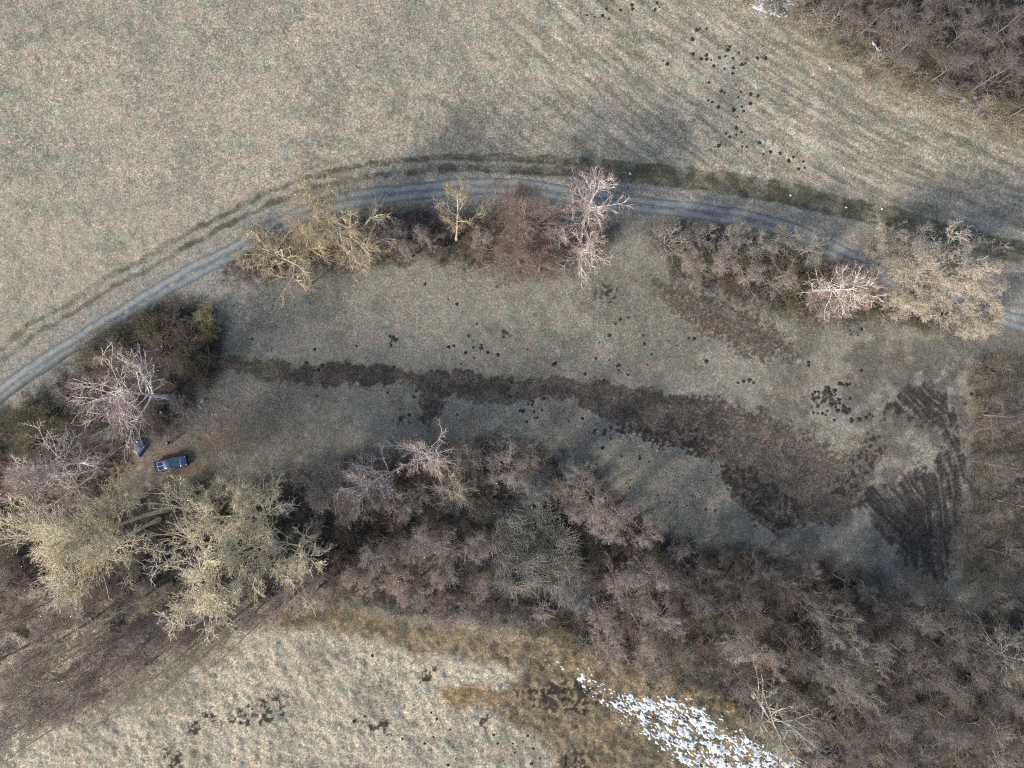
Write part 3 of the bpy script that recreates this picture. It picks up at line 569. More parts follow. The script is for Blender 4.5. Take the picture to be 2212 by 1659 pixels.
# -- the other trees of the woods: kind, crown centre px, crown radius px, height
WOOD = [
 ('alder', 1100, 1010, 52, 15), ('alder', 1065, 1035, 30, 12), ('bluegrey', 1165, 1050, 46, 13), ('bluegrey', 1235, 1000, 42, 12), ('alder', 1150, 985, 30, 9),
 ('alder', 1275, 1060, 48, 14), ('alder', 1225, 1100, 34, 13), ('alder', 1290, 1110, 46, 15), ('alder', 1345, 1120, 46, 14), ('alder', 1310, 1155, 34, 13), ('alder', 1390, 1150, 40, 12),
 ('alder', 830, 1085, 46, 12), ('alder', 760, 1095, 40, 11), ('alder', 880, 1100, 36, 11), ('alder', 700, 1075, 36, 10),
 ('alder', 805, 1205, 42, 16), ('alder', 840, 1180, 30, 14), ('alder', 925, 1165, 40, 17), ('alder', 895, 1190, 30, 14), ('alder', 1040, 1175, 36, 17), ('alder', 1042, 1262, 28, 17), ('alder', 948, 1250, 26, 18), ('alder', 970, 1200, 26, 13),
 ('alder', 890, 1285, 32, 14), ('alder', 945, 1325, 28, 15), ('alder', 1010, 1335, 28, 15), ('alder', 1065, 1350, 26, 15), ('alder', 1105, 1345, 24, 14), ('alder', 970, 1360, 24, 13), ('alder', 850, 1260, 32, 13), ('alder', 800, 1265, 28, 12), ('alder', 745, 1240, 32, 12),
 ('bluegrey', 1240, 1290, 46, 14), ('alder', 1335, 1260, 46, 15), ('alder', 1300, 1330, 36, 13), ('alder', 1400, 1240, 46, 15), ('alder', 1380, 1310, 42, 14), ('alder', 1450, 1250, 44, 14), ('alder', 1510, 1290, 48, 15), ('alder', 1440, 1340, 42, 13), ('alder', 1535, 1240, 44, 13),
 ('alder', 1390, 1370, 46, 13), ('alder', 1325, 1395, 44, 12), ('alder', 1460, 1400, 48, 14), ('alder', 1500, 1460, 40, 13), ('alder', 1415, 1440, 40, 12),
 ('alder', 1615, 1370, 66, 15), ('alder', 1660, 1420, 36, 14), ('alder', 1570, 1330, 40, 13), ('alder', 1565, 1420, 40, 12), ('willow', 1610, 1290, 50, 12),
 ('willow', 1800, 1360, 62, 15), ('willow', 1860, 1400, 58, 15), ('willow', 1790, 1450, 64, 15), ('willow', 1850, 1480, 50, 14), ('willow', 1730, 1420, 44, 13), ('willow', 1760, 1310, 46, 12),
 ('willow', 1960, 1340, 66, 13), ('willow', 2060, 1370, 66, 13), ('alder', 2100, 1440, 50, 13), ('willow', 2000, 1440, 66, 13), ('willow', 1910, 1310, 46, 11), ('alder', 2040, 1480, 50, 12),
 ('alder', 1690, 1260, 46, 11), ('alder', 1740, 1230, 42, 10), ('alder', 1850, 1270, 46, 10), ('alder', 1630, 1230, 40, 10), ('alder', 1560, 1190, 36, 9),
 ('willow', 1920, 1560, 66, 12), ('willow', 2030, 1580, 66, 12), ('alder', 1850, 1620, 56, 12), ('alder', 2110, 1600, 60, 13), ('alder', 1950, 1640, 56, 12), ('willow', 2170, 1510, 56, 12), ('alder', 1740, 1560, 46, 10), ('alder', 1690, 1530, 36, 10), ('alder', 1620, 1490, 46, 10), ('alder', 2190, 1620, 50, 12),
 ('alder', 250, 1385, 56, 20), ('alder', 190, 1430, 56, 20), ('alder', 310, 1400, 56, 18), ('alder', 370, 1360, 46, 16), ('alder', 300, 1450, 50, 18), ('alder', 430, 1370, 46, 15), ('alder', 490, 1350, 42, 14), ('alder', 190, 1310, 50, 18), ('alder', 130, 1330, 40, 18), ('alder', 540, 1330, 42, 13), ('alder', 400, 1420, 40, 15), ('alder', 600, 1320, 36, 12), ('alder', 660, 1300, 36, 11),
 ('alder', 60, 1420, 60, 20), ('alder', 70, 1500, 60, 20), ('alder', 150, 1510, 50, 18), ('alder', 20, 1340, 40, 18), ('alder', 20, 1590, 50, 18), ('alder', 230, 1500, 44, 15), ('alder', -60, 1460, 60, 20), ('alder', -50, 1300, 60, 20),
 ('willow', 2000, 60, 70, 10), ('willow', 2100, 60, 66, 10), ('alder', 1900, 30, 56, 9), ('willow', 2170, 150, 60, 10), ('alder', 2060, 140, 50, 9), ('willow', 1960, 120, 44, 8), ('alder', 1830, 10, 46, 8), ('willow', 2200, 40, 60, 10), ('willow', 2050, -40, 70, 10), ('willow', 2240, 220, 50, 9),
 ('willow', 2185, 900, 50, 9), ('alder', 2190, 1010, 50, 9), ('alder', 2205, 1210, 50, 10), ('willow', 2150, 1290, 46, 9), ('willow', 2240, 1100, 60, 12),
 ('pole', 430, 1405, 30, 25), ('pole', 470, 1385, 28, 25), ('pole', 400, 1440, 30, 25), ('pole', 505, 1400, 28, 23), ('pole', 370, 1480, 30, 25), ('pole', 290, 1500, 30, 24), ('pole', 120, 1470, 30, 24), ('pole', 175, 1370, 30, 23), ('pole', 60, 1460, 30, 24), ('pole', 250, 1330, 28, 22), ('pole', 20, 1500, 30, 24), ('pole', 330, 1440, 28, 20), ('pole', 100, 1560, 30, 22), ('pole', 30, 1640, 34, 22), ('pole', 200, 1470, 28, 20),
 ('alder', 650, 600, 28, 8), ('alder', 850, 500, 36, 7), ('alder', 920, 520, 34, 7), ('alder', 1045, 520, 32, 7), ('alder', 880, 545, 30, 6),
 ('greylimb', 1520, 500, 36, 8), ('greylimb', 1590, 510, 40, 8), ('greylimb', 1650, 530, 40, 8), ('alder', 1560, 560, 40, 7), ('alder', 1620, 600, 40, 7), ('greylimb', 1700, 510, 36, 8), ('greylimb', 1760, 535, 40, 9), ('alder', 1700, 590, 42, 7), ('alder', 1490, 560, 36, 6), ('alder', 1830, 600, 34, 6), ('alder', 1770, 650, 40, 6),
]
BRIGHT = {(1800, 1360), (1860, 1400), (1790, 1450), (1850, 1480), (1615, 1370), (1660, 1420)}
WOOD = [(('sun_pink_alder' if (k == 'alder' and ((x < 720 and y > 1280) or (x < 1150 and y > 1235))) else 'shade_toned' if (((x > 1440 and y > 1180) or (x > 1780 and y < 300) or (x > 2130 and y > 700)) and (x, y) not in BRIGHT) else k), x, y, r, h) for k, x, y, r, h in WOOD]  # cloud-shade colours at right, sunlit colours along the lower meadow
LAND = [('the parked pickup', 375, 1000), ('the blue tent', 302, 968), ('the big white-limbed birch', 270, 845), ('the gravel track bend', 480, 560), ('the thick white trunk of the yellow tree', 770, 500), ('the narrow lone yellow tree', 990, 450), ('the tall forked birch', 1285, 420), ('the round pale grey tree', 1440, 525),
        ('the birch leaning right', 1850, 630), ('the cream willows', 2050, 590), ('the round cream poplar', 610, 1215), ('the curved-trunk birch', 800, 1025), ('the straight-seen birch', 922, 985), ('the grey reed bed', 1150, 1170), ('the snow strip', 1500, 1580), ('the leaning dead-looking tree', 1690, 1590),
        ('the dark mud wedge', 2000, 1150), ('the orange-brown grass patch', 1010, 1510), ('the snow scraps in the upper right', 1900, 110), ('the bottom right corner', 2150, 1640), ('the bottom left corner', 40, 1620), ('the largest grey-brown crown', 1820, 1420), ('the largest cream poplar', 400, 1255), ('the top right corner', 2180, 30), ('the broken dark clods', 1640, 1080)]
ORD = ['', 'second', 'third', 'fourth', 'fifth', 'sixth', 'seventh', 'eighth', 'ninth', 'tenth', 'eleventh', 'twelfth']
def auto_labels(items, words):
    """items: list of (key word, px, py). Words out a place that singles each one out: nth nearest on one side of a landmark"""
    info = []
    for n, (k, x, y) in enumerate(items):
        l = min(LAND, key=lambda q: (q[1] - x) ** 2 + (q[2] - y) ** 2); dx, dy = x - l[1], y - l[2]
        side = ('right of' if dx > 0 else 'left of') if abs(dx) > abs(dy) else ('below' if dy > 0 else 'above')
        info.append((k, l[0], side, math.hypot(dx, dy), n))
    out = [None] * len(items); cnt = {}
    for k, l, side, d, n in sorted(info, key=lambda q: q[3]):
        c = cnt.get((k, l, side), 0); cnt[(k, l, side)] = c + 1
        o = 'nearest' if c == 0 else ORD[min(c, 11)] + ' nearest'
        out[n] = '%s, %s %s %s' % (words[k], o, side, l)
    return out
KW = {'sun_pink_alder': 'pinkish bare tree coloured pale for sunlight', 'shade_toned': 'grey-brown bare tree darkened for cloud shade', 'alder': 'pinkish brown bare tree', 'willow': 'grey bushy tree', 'bluegrey': 'blue-grey twigged tree', 'pole': 'long thin pole-like tree', 'greylimb': 'pale-limbed bare tree'}
GW = {'sun_pink_alder': 'pinkish bare trees along the lower meadow, coloured pale for sunlight', 'shade_toned': 'grey-brown bare trees at right darkened for cloud shade', 'alder': 'pinkish brown bare trees of the woods', 'willow': 'grey bushy trees', 'bluegrey': 'blue-grey trees', 'pole': 'pole-like trees in the lower left', 'greylimb': 'pale-limbed trees of the right hedge'}
NW = {'sun_pink_alder': 'alder_tree', 'shade_toned': 'bare_tree', 'alder': 'alder_tree', 'willow': 'willow_tree', 'bluegrey': 'willow_tree', 'pole': 'slender_tree', 'greylimb': 'bare_tree'}
labs = auto_labels([(k, x, y) for k, x, y, r, h in WOOD], KW)
for n, ((k, x, y, r, h), lab) in enumerate(zip(WOOD, labs)):
    hc = 0.68 * h; c = W(x, y, hc)                                   # crown centre
    fx = 1106 + c[0] * PXM; fy = 829.5 - c[1] * PXM                   # straight below it on the ground
    lean = rnd.uniform(-6, 6), rnd.uniform(-6, 6)
    f = H / (H - h); tx = 1106 + (fx - 1106) * f + lean[0]; ty = 829.5 + (fy - 829.5) * f + lean[1]
    place_tree(NW[k], k, (fx, fy), (tx, ty), h, r / (PXM * H / (H - hc)), lab, GW[k], variant=n % {'alder': 5, 'shade_toned': 4, 'sun_pink_alder': 4, 'willow': 3, 'pole': 2, 'greylimb': 2}.get(k, 1))

# -- shrubs: a few placed by eye, the rest fill the floors of the woods and hedges
SH = [('yellow', 440, 685, 2.7, 3.0), ('yellow', 446, 725, 1.8, 2.4), ('olive', 240, 735, 3.2, 4), ('olive', 190, 755, 2.6, 3.4), ('olive', 320, 715, 3.0, 4), ('brown', 365, 690, 3.0, 3.6), ('brown', 400, 730, 3.2, 4), ('olive', 390, 775, 3.2, 4), ('brown', 440, 770, 2.6, 3), ('brown', 340, 760, 3.0, 3.5),
      ('brown', 430, 815, 2.4, 2.5), ('brown', 300, 690, 2.2, 3), ('olive', 90, 900, 3.2, 4), ('olive', 30, 920, 3.2, 4), ('olive', 140, 930, 3.0, 4), ('olive', 60, 870, 2.4, 3), ('olive', 180, 880, 2.6, 3), ('brown', 200, 930, 2.4, 3), ('olive', 60, 960, 3.0, 3.5)]
for i in range(14):
    t = i / 13; SH.append((('brown', 'redalder')[i % 2], 830 + 390 * t + rnd.uniform(-10, 10), 500 + 25 * math.sin(i * 2.1) + rnd.uniform(-14, 14), rnd.uniform(2.0, 3.0), rnd.uniform(2, 3.4)))
for i in range(20):
    t = i / 19; SH.append((('brown', 'willow', 'brown', 'olive')[i % 4], 1480 + 400 * t + rnd.uniform(-12, 12), 545 + 70 * t + 32 * math.sin(i * 2.3) + rnd.uniform(-10, 10), rnd.uniform(1.8, 3.0), rnd.uniform(1.6, 3.0)))
placed = [(s[1], s[2]) for s in SH]; tries = 0
U = np.array([rnd.uniform(-60, 2270) for _ in range(9000)]); Vv = np.array([rnd.uniform(-40, 1700) for _ in range(9000)])
mk = masks(U, Vv)['woodsd']
for a, b, mm in zip(U, Vv, mk):
    if mm < 14 or len(SH) > 285: continue
    if 1040 < a < 1240 and 1095 < b < 1260: continue
    if a < 700 and b > 1290 and rnd.random() < 0.7: continue
    if a > 2080 and 700 < b < 1260 and rnd.random() < 0.8: continue
    if 225 < a < 560 and 960 < b < 1130: continue
    if min((a - p) ** 2 + (b - q) ** 2 for p, q in placed) < 46 ** 2: continue
    placed.append((a, b)); SH.append((rnd.choice(['brown', 'brown', 'alder', 'redalder', 'willow', 'olive']) if a < 1700 or b < 300 else rnd.choice(['brown', 'willow', 'alder', 'olive', 'willow']), a, b, rnd.uniform(1.7, 2.9), rnd.uniform(1.6, 3.6)))
SW = {'yellow': 'dense yellow-tan shrub', 'olive': 'olive green-brown shrub', 'brown': 'dark brown shrub', 'redalder': 'reddish brown shrub', 'willow': 'grey shrub', 'alder': 'pinkish brown shrub'}
GS = {'yellow': 'yellow shrubs at the left hedge', 'olive': 'olive shrubs', 'brown': 'dark brown shrubs', 'redalder': 'reddish shrubs', 'willow': 'grey shrubs', 'alder': 'pinkish brown shrubs'}
labs = auto_labels([(s[0], s[1], s[2]) for s in SH], SW)
for n, (s, lab) in enumerate(zip(SH, labs)):
    place_shrub(s[0], s[1], s[2], s[3], s[4], lab, GS[s[0]], v=n % 2)
print('shrubs', len(SH), 'trees', len(T) + len(WOOD))

# -- reeds, rough grass and brush: stuff nobody could count
def blades(name, u, v, hmin, hmax, rad, lean, matl, label, cat, seed=1):
    rng = np.random.default_rng(seed); n = len(u)
    x = (u - 1106) / PXM; y = (829.5 - v) / PXM; z = gzv(x, y) - 0.03
    hh = hmin + (hmax - hmin) * rng.random(n)
    ph = fbm(x / 3.0, y / 3.0, 33, 3) * 18 + rng.normal(size=n) * 0.5
    lx = np.cos(ph) * lean * (0.4 + rng.random(n)); ly = np.sin(ph) * lean * (0.4 + rng.random(n))
    p0 = np.stack([x, y, z], 1); p1 = p0 + np.stack([lx * hh * 0.4, ly * hh * 0.4, hh * 0.65], 1); p2 = p0 + np.stack([lx * hh * 1.2, ly * hh * 1.2, hh * 0.85], 1)
    P = np.stack([p0, p1, p2], 1); R = np.tile(np.array([rad, rad, rad * 0.4]), (n, 1)) * (0.6 + 0.8 * rng.random(n))[:, None]
    Vt, Ft = tubes(P, R, 3); me_ = mesh_np(name, Vt, Ft, matl)
    return tag(link(name, me_), label, cat, kind='stuff')
def scatter(n, box, test, seed):
    rng = np.random.default_rng(seed); u = rng.uniform(box[0], box[2], n); v = rng.uniform(box[1], box[3], n); k = test(u, v); return u[k], v[k]
REED = [(1075, 1105), (1130, 1085), (1180, 1110), (1230, 1160), (1245, 1215), (1220, 1270), (1170, 1255), (1110, 1265), (1075, 1230), (1060, 1160)]
u, v = scatter(16000, (1030, 1060, 1270, 1290), lambda a, b: poly_sd(a + 20 * (vn(a / 15, b / 15, 1) - .5), b, REED) > 0, 3)
blades('reed_bed', u, v, 1.2, 2.4, 0.022, 0.9, mat('dry_reed', (0.44, 0.43, 0.37), 0.8, scale=0.5, var=0.45), 'bent grey reeds filling the clearing inside the lower wood', 'reeds', 4)
u, v = scatter(26000, (1600, -60, 2260, 300), lambda a, b: np.abs(line_dist(a, b, [(1600, -50), (1700, 25), (1790, 70), (1900, 140), (2050, 215), (2260, 280)]) + 40 * (vn(a / 30, b / 30, 5) - .5)) < 30, 5)
blades('rough_grass', u, v, 0.6, 1.4, 0.018, 1.0, mat('dry_sedge', (0.38, 0.34, 0.27), 0.8, scale=0.5, var=0.5), 'long bent straw-grey grass along the upper right thicket', 'grass', 6)
u, v = scatter(60000, (-60, -60, 2270, 1720), lambda a, b: (masks(a, b)['woodsd'] > -6) & ~((a < 720) & (b > 1270) & (vn(a * 3, b * 3, 2) > 0.35)), 7)
blades('brushwood', u, v, 0.15, 0.8, 0.014, 1.5, mat('dead_stalks', (0.15, 0.122, 0.10), 0.9, scale=0.7, var=0.6), 'dead stalks and fallen twigs over the wood floors', 'brush', 8)
u, v = scatter(12000, (2080, 700, 2260, 1300), lambda a, b: poly_sd(a + 20 * (vn(a / 15, b / 15, 1) - .5), b, [(2100, 800), (2125, 760), (2260, 780), (2260, 1260), (2080, 1260), (2100, 1000)]) > 0, 9)
blades('sedge_tussocks', u, v, 0.3, 0.9, 0.018, 1.3, mat('tan_sedge', (0.25, 0.22, 0.17), 0.85, scale=0.5, var=0.5), 'tan rough grass right of the dark mud wedge', 'grass', 10)

# ------------------------------------------------------------------ camp things
def at(px, py, z=0.0):
    b = W(px, py, 0); return np.array([b[0], b[1], gz(b[0], b[1]) + z])
def loft(name, secs, matl, parent=None, smooth=True, caps=True):
    """secs: list of equally long rings of points"""
    k = len(secs[0]); V = np.array(secs).reshape(-1, 3); n = len(secs); F = []
    for i in range(n - 1):
        for j in range(k):
            F.append((i * k + j, i * k + (j + 1) % k, (i + 1) * k + (j + 1) % k, (i + 1) * k + j))
    me_ = bpy.data.meshes.new(name); fs = [tuple(f) for f in F]
    if caps: fs += [tuple(range(k))[::-1], tuple((n - 1) * k + j for j in range(k))]
    me_.from_pydata([tuple(v) for v in V], [], fs); me_.update()
    for p in me_.polygons: p.use_smooth = smooth and len(p.vertices) == 4
    if matl: me_.materials.append(matl)
    return link(name, me_, parent)
def ring(x, hw, z0, z1, e=4.0, k=20, top_in=0.0):
    out = []
    for j in range(k):
        a = 2 * math.pi * j / k; c, s = math.cos(a), math.sin(a)
        yy = math.copysign(abs(c) ** (2 / e), c); zz = math.copysign(abs(s) ** (2 / e), s)
        z = (z0 + z1) / 2 + zz * (z1 - z0) / 2; f = 1 - top_in * max(0, (z - z0) / (z1 - z0))
        out.append((x, yy * hw * f, z))
    return out
def slab(name, pts, th, matl, parent=None, bev=0.0):
    """thick plate: outline given as 3-D points, thickened along its own normal"""
    p = [Vector(q) for q in pts]; nrm = (p[1] - p[0]).cross(p[-1] - p[0]).normalized()
    n = len(p); V = [tuple(q) for q in p] + [tuple(q + nrm * th) for q in p]
    F = [tuple(range(n))[::-1], tuple(range(n, 2 * n))] + [(i, (i + 1) % n, n + (i + 1) % n, n + i) for i in range(n)]
    me_ = bpy.data.meshes.new(name); me_.from_pydata(V, [], F); me_.update(); me_.materials.append(matl)
    o = link(name, me_, parent)
    if bev:
        b = o.modifiers.new('b', 'BEVEL'); b.width = bev; b.segments = 2
    return o
def box(name, c, s, matl, parent=None, bev=0.01):
    x, y, z = c; a, b, d = s[0] / 2, s[1] / 2, s[2]
    return slab(name, [(x - a, y - b, z), (x + a, y - b, z), (x + a, y + b, z), (x - a, y + b, z)], d, matl, parent, bev)
def lathe(name, prof, matl, parent=None, k=20, axis='z', c=(0, 0, 0)):
    secs = []
    for r, z in prof:
        rg = []
        for j in range(k):
            a = 2 * math.pi * j / k
            p = (r * math.cos(a), r * math.sin(a), z) if axis == 'z' else (r * math.cos(a), z, r * math.sin(a))
            rg.append((p[0] + c[0], p[1] + c[1], p[2] + c[2]))
        secs.append(rg)
    return loft(name, secs, matl, parent)

M_PAINT = mat('dark_blue_paint', (0.12, 0.165, 0.29), 0.28, scale=4, var=0.15, metal=0.5, spec=0.6)
M_PAINT.node_tree.nodes['Principled BSDF'].inputs['Coat Weight'].default_value = 0.5
M_GLASS = mat('vehicle_glass', (0.20, 0.28, 0.32), 0.08, scale=3, var=0.4, spec=0.9)
M_BLACK = mat('black_plastic', (0.02, 0.02, 0.022), 0.6, scale=6, var=0.3)
M_TYRE = mat('tyre_rubber', (0.018, 0.018, 0.018), 0.85, scale=9, var=0.3)
M_CHROME = mat('pale_metal', (0.62, 0.63, 0.64), 0.35, scale=5, var=0.2, metal=0.4)
M_LAMP = mat('lamp_lens', (0.78, 0.78, 0.72), 0.2, scale=9, var=0.2)
M_COVER = mat('bed_cover_cloth', (0.022, 0.032, 0.065), 0.6, scale=5, var=0.35)
M_WHITE = mat('white_plastic', (0.78, 0.78, 0.80), 0.5, scale=5, var=0.12)
M_CELL = mat('solar_cells', (0.025, 0.04, 0.13), 0.2, scale=14, var=0.3, spec=0.7)

t = tag(empty('pickup_truck', at(375, 1000.5, 0.0), math.radians(12.4)), 'dark blue pickup truck parked on the leafy meadow with a solar panel on its bed', 'pickup truck')
body = []
for x, hw, z1 in ((-2.55, 0.80, 0.95), (-2.50, 0.85, 1.0), (-1.6, 0.87, 1.02), (-0.4, 0.88, 1.03), (0.9, 0.88, 1.05), (1.3, 0.87, 1.08), (1.8, 0.85, 1.04), (2.1, 0.81, 0.98), (2.3, 0.72, 0.90), (2.38, 0.60, 0.80)):
    body.append(ring(x, hw, 0.38, z1, 7.0, 28))
loft('body', body, M_PAINT, t)
hood = [ring(x, hw, 0.9, z1, 5.0, 20) for x, hw, z1 in ((1.28, 0.66, 1.05), (1.34, 0.72, 1.125), (1.7, 0.72, 1.11), (2.0, 0.68, 1.05), (2.2, 0.60, 0.975), (2.27, 0.5, 0.93))]
loft('hood', hood, M_PAINT, t)
cab = [ring(x, hw, z0, z1, 6.0, 24, ti) for x, hw, z0, z1, ti in ((-0.90, 0.80, 0.95, 1.05, 0.0), (-0.86, 0.80, 0.95, 1.60, 0.16), (-0.76, 0.80, 0.95, 1.74, 0.18), (-0.2, 0.81, 0.95, 1.79, 0.18), (0.32, 0.81, 0.95, 1.76, 0.18), (0.40, 0.81, 0.95, 1.71, 0.17), (0.85, 0.81, 0.95, 1.40, 0.08), (1.28, 0.80, 0.95, 1.09, 0.0))]
loft('cab', cab, M_PAINT, t)
slab('windscreen', [(1.26, -0.69, 1.115), (1.26, 0.69, 1.115), (0.44, 0.60, 1.70), (0.44, -0.60, 1.70)], 0.022, M_GLASS, t, 0.004)
slab('rear_window', [(-0.895, 0.55, 1.16), (-0.895, -0.55, 1.16), (-0.865, -0.5, 1.58), (-0.865, 0.5, 1.58)], 0.03, M_GLASS, t)
for s in (-1, 1):
    P = [(-0.75, 0.765 * s, 1.14), (1.02, 0.775 * s, 1.14), (0.40, 0.695 * s, 1.60), (-0.70, 0.69 * s, 1.62)]
    slab('side_window', P if s < 0 else P[::-1], 0.03, M_GLASS, t)
    slab('window_pillar', [(1.27, 0.735 * s, 1.105), (1.27, 0.79 * s, 1.09), (0.42, 0.68 * s, 1.70), (0.42, 0.63 * s, 1.73)][::(1 if s > 0 else -1)], 0.03, M_CHROME if s > 0 else M_PAINT, t)
    slab('headlight', [(2.12, 0.60 * s, 0.90), (2.33, 0.52 * s, 0.84), (2.30, 0.70 * s, 0.80), (2.16, 0.78 * s, 0.86)][::(1 if s > 0 else -1)], 0.06, M_LAMP, t)
    m_ = loft('mirror', [[(x + 1.05, s * (0.90 + y), 1.12 + z) for x, y, z in ((-0.06, -0.02, 0), (0.06, -0.02, 0), (0.06, -0.02, 0.16), (-0.06, -0.02, 0.16))], [(x + 1.05, s * (0.90 + y), 1.12 + z) for x, y, z in ((-0.05, 0.16, 0.02), (0.04, 0.16, 0.02), (0.04, 0.16, 0.15), (-0.05, 0.16, 0.15))]], M_BLACK, t)
    for x in (-1.55, 1.55):
        wl = lathe('wheel', [(0.0, -0.13), (0.22, -0.13), (0.33, -0.12), (0.37, -0.07), (0.37, 0.07), (0.33, 0.12), (0.22, 0.13), (0.0, 0.13)], M_TYRE, t, 26, 'y', (x, 0.80 * s, 0.36))
        lathe('rim', [(0.0, 0.0), (0.20, 0.0), (0.205, 0.02 * s), (0.08, 0.03 * s), (0.0, 0.03 * s)], M_CHROME, wl, 18, 'y', (x, 0.80 * s + 0.135 * s, 0.36))
bp = [ring(x, hw, 0.34, 0.66, 5.0, 20) for x, hw in ((2.28, 0.86), (2.45, 0.80), (2.55, 0.62), (2.58, 0.40))]
loft('front_bumper', bp, M_BLACK, t)
box('rear_bumper', (-2.58, 0, 0.42), (0.12, 1.6, 0.18), M_BLACK, t, 0.03)
slab('number_plate', [(2.585, 0.26, 0.46), (2.585, -0.26, 0.46), (2.60, -0.26, 0.58), (2.60, 0.26, 0.58)][::-1], 0.012, M_WHITE, t)
slab('grille', [(2.385, 0.45, 0.68), (2.385, -0.45, 0.68), (2.375, -0.42, 0.78), (2.375, 0.42, 0.78)][::-1], 0.02, M_BLACK, t)
cv = []
for i, x in enumerate(np.linspace(-2.5, -1.04, 12)):
    cv.append([(x, y, 1.03 + 0.055 * (1 - abs(y / 0.8) ** 4) + 0.012 * math.sin(i * 2.2 + y * 5)) for y in np.linspace(-0.80, 0.80, 13)] + [(x, 0.80, 0.98), (x, -0.80, 0.98)])
loft('bed_cover', cv, M_COVER, t)
sp = tag(empty('solar_panel', at(355.0, 1005.0, 1.14), math.radians(13.5)), 'white-framed solar panel of two dark blue halves lying on the pickup bed', 'solar panel')
box('frame', (0, 0, 0), (0.98, 1.28, 0.035), M_WHITE, sp, 0.004)
for s in (-1, 1): box('cell_sheet', (0, 0.315 * s, 0.0375), (0.88, 0.565, 0.006), M_CELL, sp, 0)
for x in (-0.4, 0.4): box('support_bar', (x, 0, -0.05), (0.04, 1.5, 0.045), M_CHROME, sp, 0)

# tent
M_FLY = mat('grey_flysheet', (0.31, 0.345, 0.41), 0.6, scale=3, var=0.2); M_FLYB = mat('blue_skirt', (0.03, 0.09, 0.55), 0.5, scale=4, var=0.35); M_POLE = mat('tent_pole', (0.10, 0.11, 0.13), 0.4, scale=4, var=0.2)
tq = [W(*p)[:2] for p in ((284.5, 975), (303, 988.5), (321, 962.5), (303.5, 951.5))]; tc = sum(tq) / 4
te = tag(empty('tent', (tc[0], tc[1], gz(*tc)), 0), 'small grey dome tent with bright blue lower edges pitched left of the pickup', 'tent')
q = [p - tc for p in tq]
def tent_pt(s, r, lift=0):
    a = q[0] * (1 - s) + q[1] * s; b = q[3] * (1 - s) + q[2] * s; p = a * (1 - r) + b * r
    cs, cr = 2 * s - 1, 2 * r - 1
    pinch = 1 - 0.17 * (abs(cs) ** 4 * (1 - cr * cr) + abs(cr) ** 4 * (1 - cs * cs))
    m_ = max(abs(cs + cr), abs(cs - cr)) / 2
    z = 1.15 * (1 - max(abs(cs), abs(cr)) ** 2.1) ** 0.62 * (1 - 0.06 * (1 - abs(abs(cs) - abs(cr))))
    return (p[0] * pinch, p[1] * pinch, z + lift)
n = 24; gs = [[tent_pt(i / n, j / n) for j in range(n + 1)] for i in range(n + 1)]
V = [p for r in gs for p in r]; Ff, Fb = [], []
for i in range(n):
    for j in range(n):
        f = (i * (n + 1) + j, (i + 1) * (n + 1) + j, (i + 1) * (n + 1) + j + 1, i * (n + 1) + j + 1)
        (Fb if (i >= n - 2 or i < 1 and j > 3 or (j < 2 and i < 12 and False)) else Ff).append(f)
for nm, fs, mt in (('flysheet', Ff, M_FLY), ('skirt', Fb, M_FLYB)):
    me_ = bpy.data.meshes.new(nm); me_.from_pydata(V, [], fs); me_.update(); me_.materials.append(mt)
    for p in me_.polygons: p.use_smooth = False
    o = link(nm, me_, te); sm = o.modifiers.new('s', 'SOLIDIFY'); sm.thickness = 0.01
for d in (0, 1):
    P = np.array([[tent_pt(k / 20, k / 20 if d == 0 else 1 - k / 20, 0.012) for k in range(21)]])
    V_, F_ = tubes(P, np.full((1, 21), 0.012), 6); link('tent_pole', mesh_np('tent_pole', V_, F_, M_POLE), te)

# people
def skin_fig(name, verts, edges, radii, matl, parent, sub=1):
    me_ = bpy.data.meshes.new(name); me_.from_pydata(verts, edges, []); me_.update(); me_.materials.append(matl)
    o = link(name, me_, parent)
    s = o.modifiers.new('skin', 'SKIN'); s.use_smooth_shade = True
    for i, r in enumerate(radii): me_.skin_vertices[0].data[i].radius = (r, r)
    me_.skin_vertices[0].data[0].use_root = True
    ss = o.modifiers.new('sub', 'SUBSURF'); ss.levels = sub; ss.render_levels = sub
    return o
M_SKIN = mat('skin', (0.50, 0.32, 0.24), 0.6, scale=9, var=0.1)
M_COAT = mat('black_jacket', (0.016, 0.016, 0.022), 0.85, scale=6, var=0.4); M_TROU = mat('dark_trousers', (0.02, 0.022, 0.035), 0.85, scale=6, var=0.3)
M_CAP = mat('pale_cap', (0.80, 0.80, 0.78), 0.8, scale=9, var=0.1); M_WJ = mat('white_jacket', (0.75, 0.76, 0.78), 0.8, scale=6, var=0.15)
def fingers(o_, wr, dr, matl):
    """five short unequal chains from the palm"""
    dr = Vector(dr).normalized(); sd_ = dr.cross(Vector((0, 0, 1))).normalized(); wr = Vector(wr)
    V_, E_, R_ = [tuple(wr), tuple(wr + dr * 0.05)], [(0, 1)], [0.03, 0.034]
    for k, (off, L_) in enumerate(((-0.032, 0.065), (-0.011, 0.08), (0.011, 0.085), (0.032, 0.07), (0.045, 0.05))):
        b = wr + (dr * (0.075 if k < 4 else 0.03)) + sd_ * off; i0 = len(V_)
        V_ += [tuple(b), tuple(b + (dr * 0.6 + sd_ * (0.6 if k == 4 else 0)) * L_ - Vector((0, 0, 0.008))), tuple(b + dr * L_ + sd_ * (0.03 if k == 4 else 0) - Vector((0, 0, 0.026)))]
        E_ += [(1, i0), (i0, i0 + 1), (i0 + 1, i0 + 2)]; R_ += [0.010, 0.009, 0.007]
    return skin_fig('hand', V_, E_, R_, matl, o_, 1)
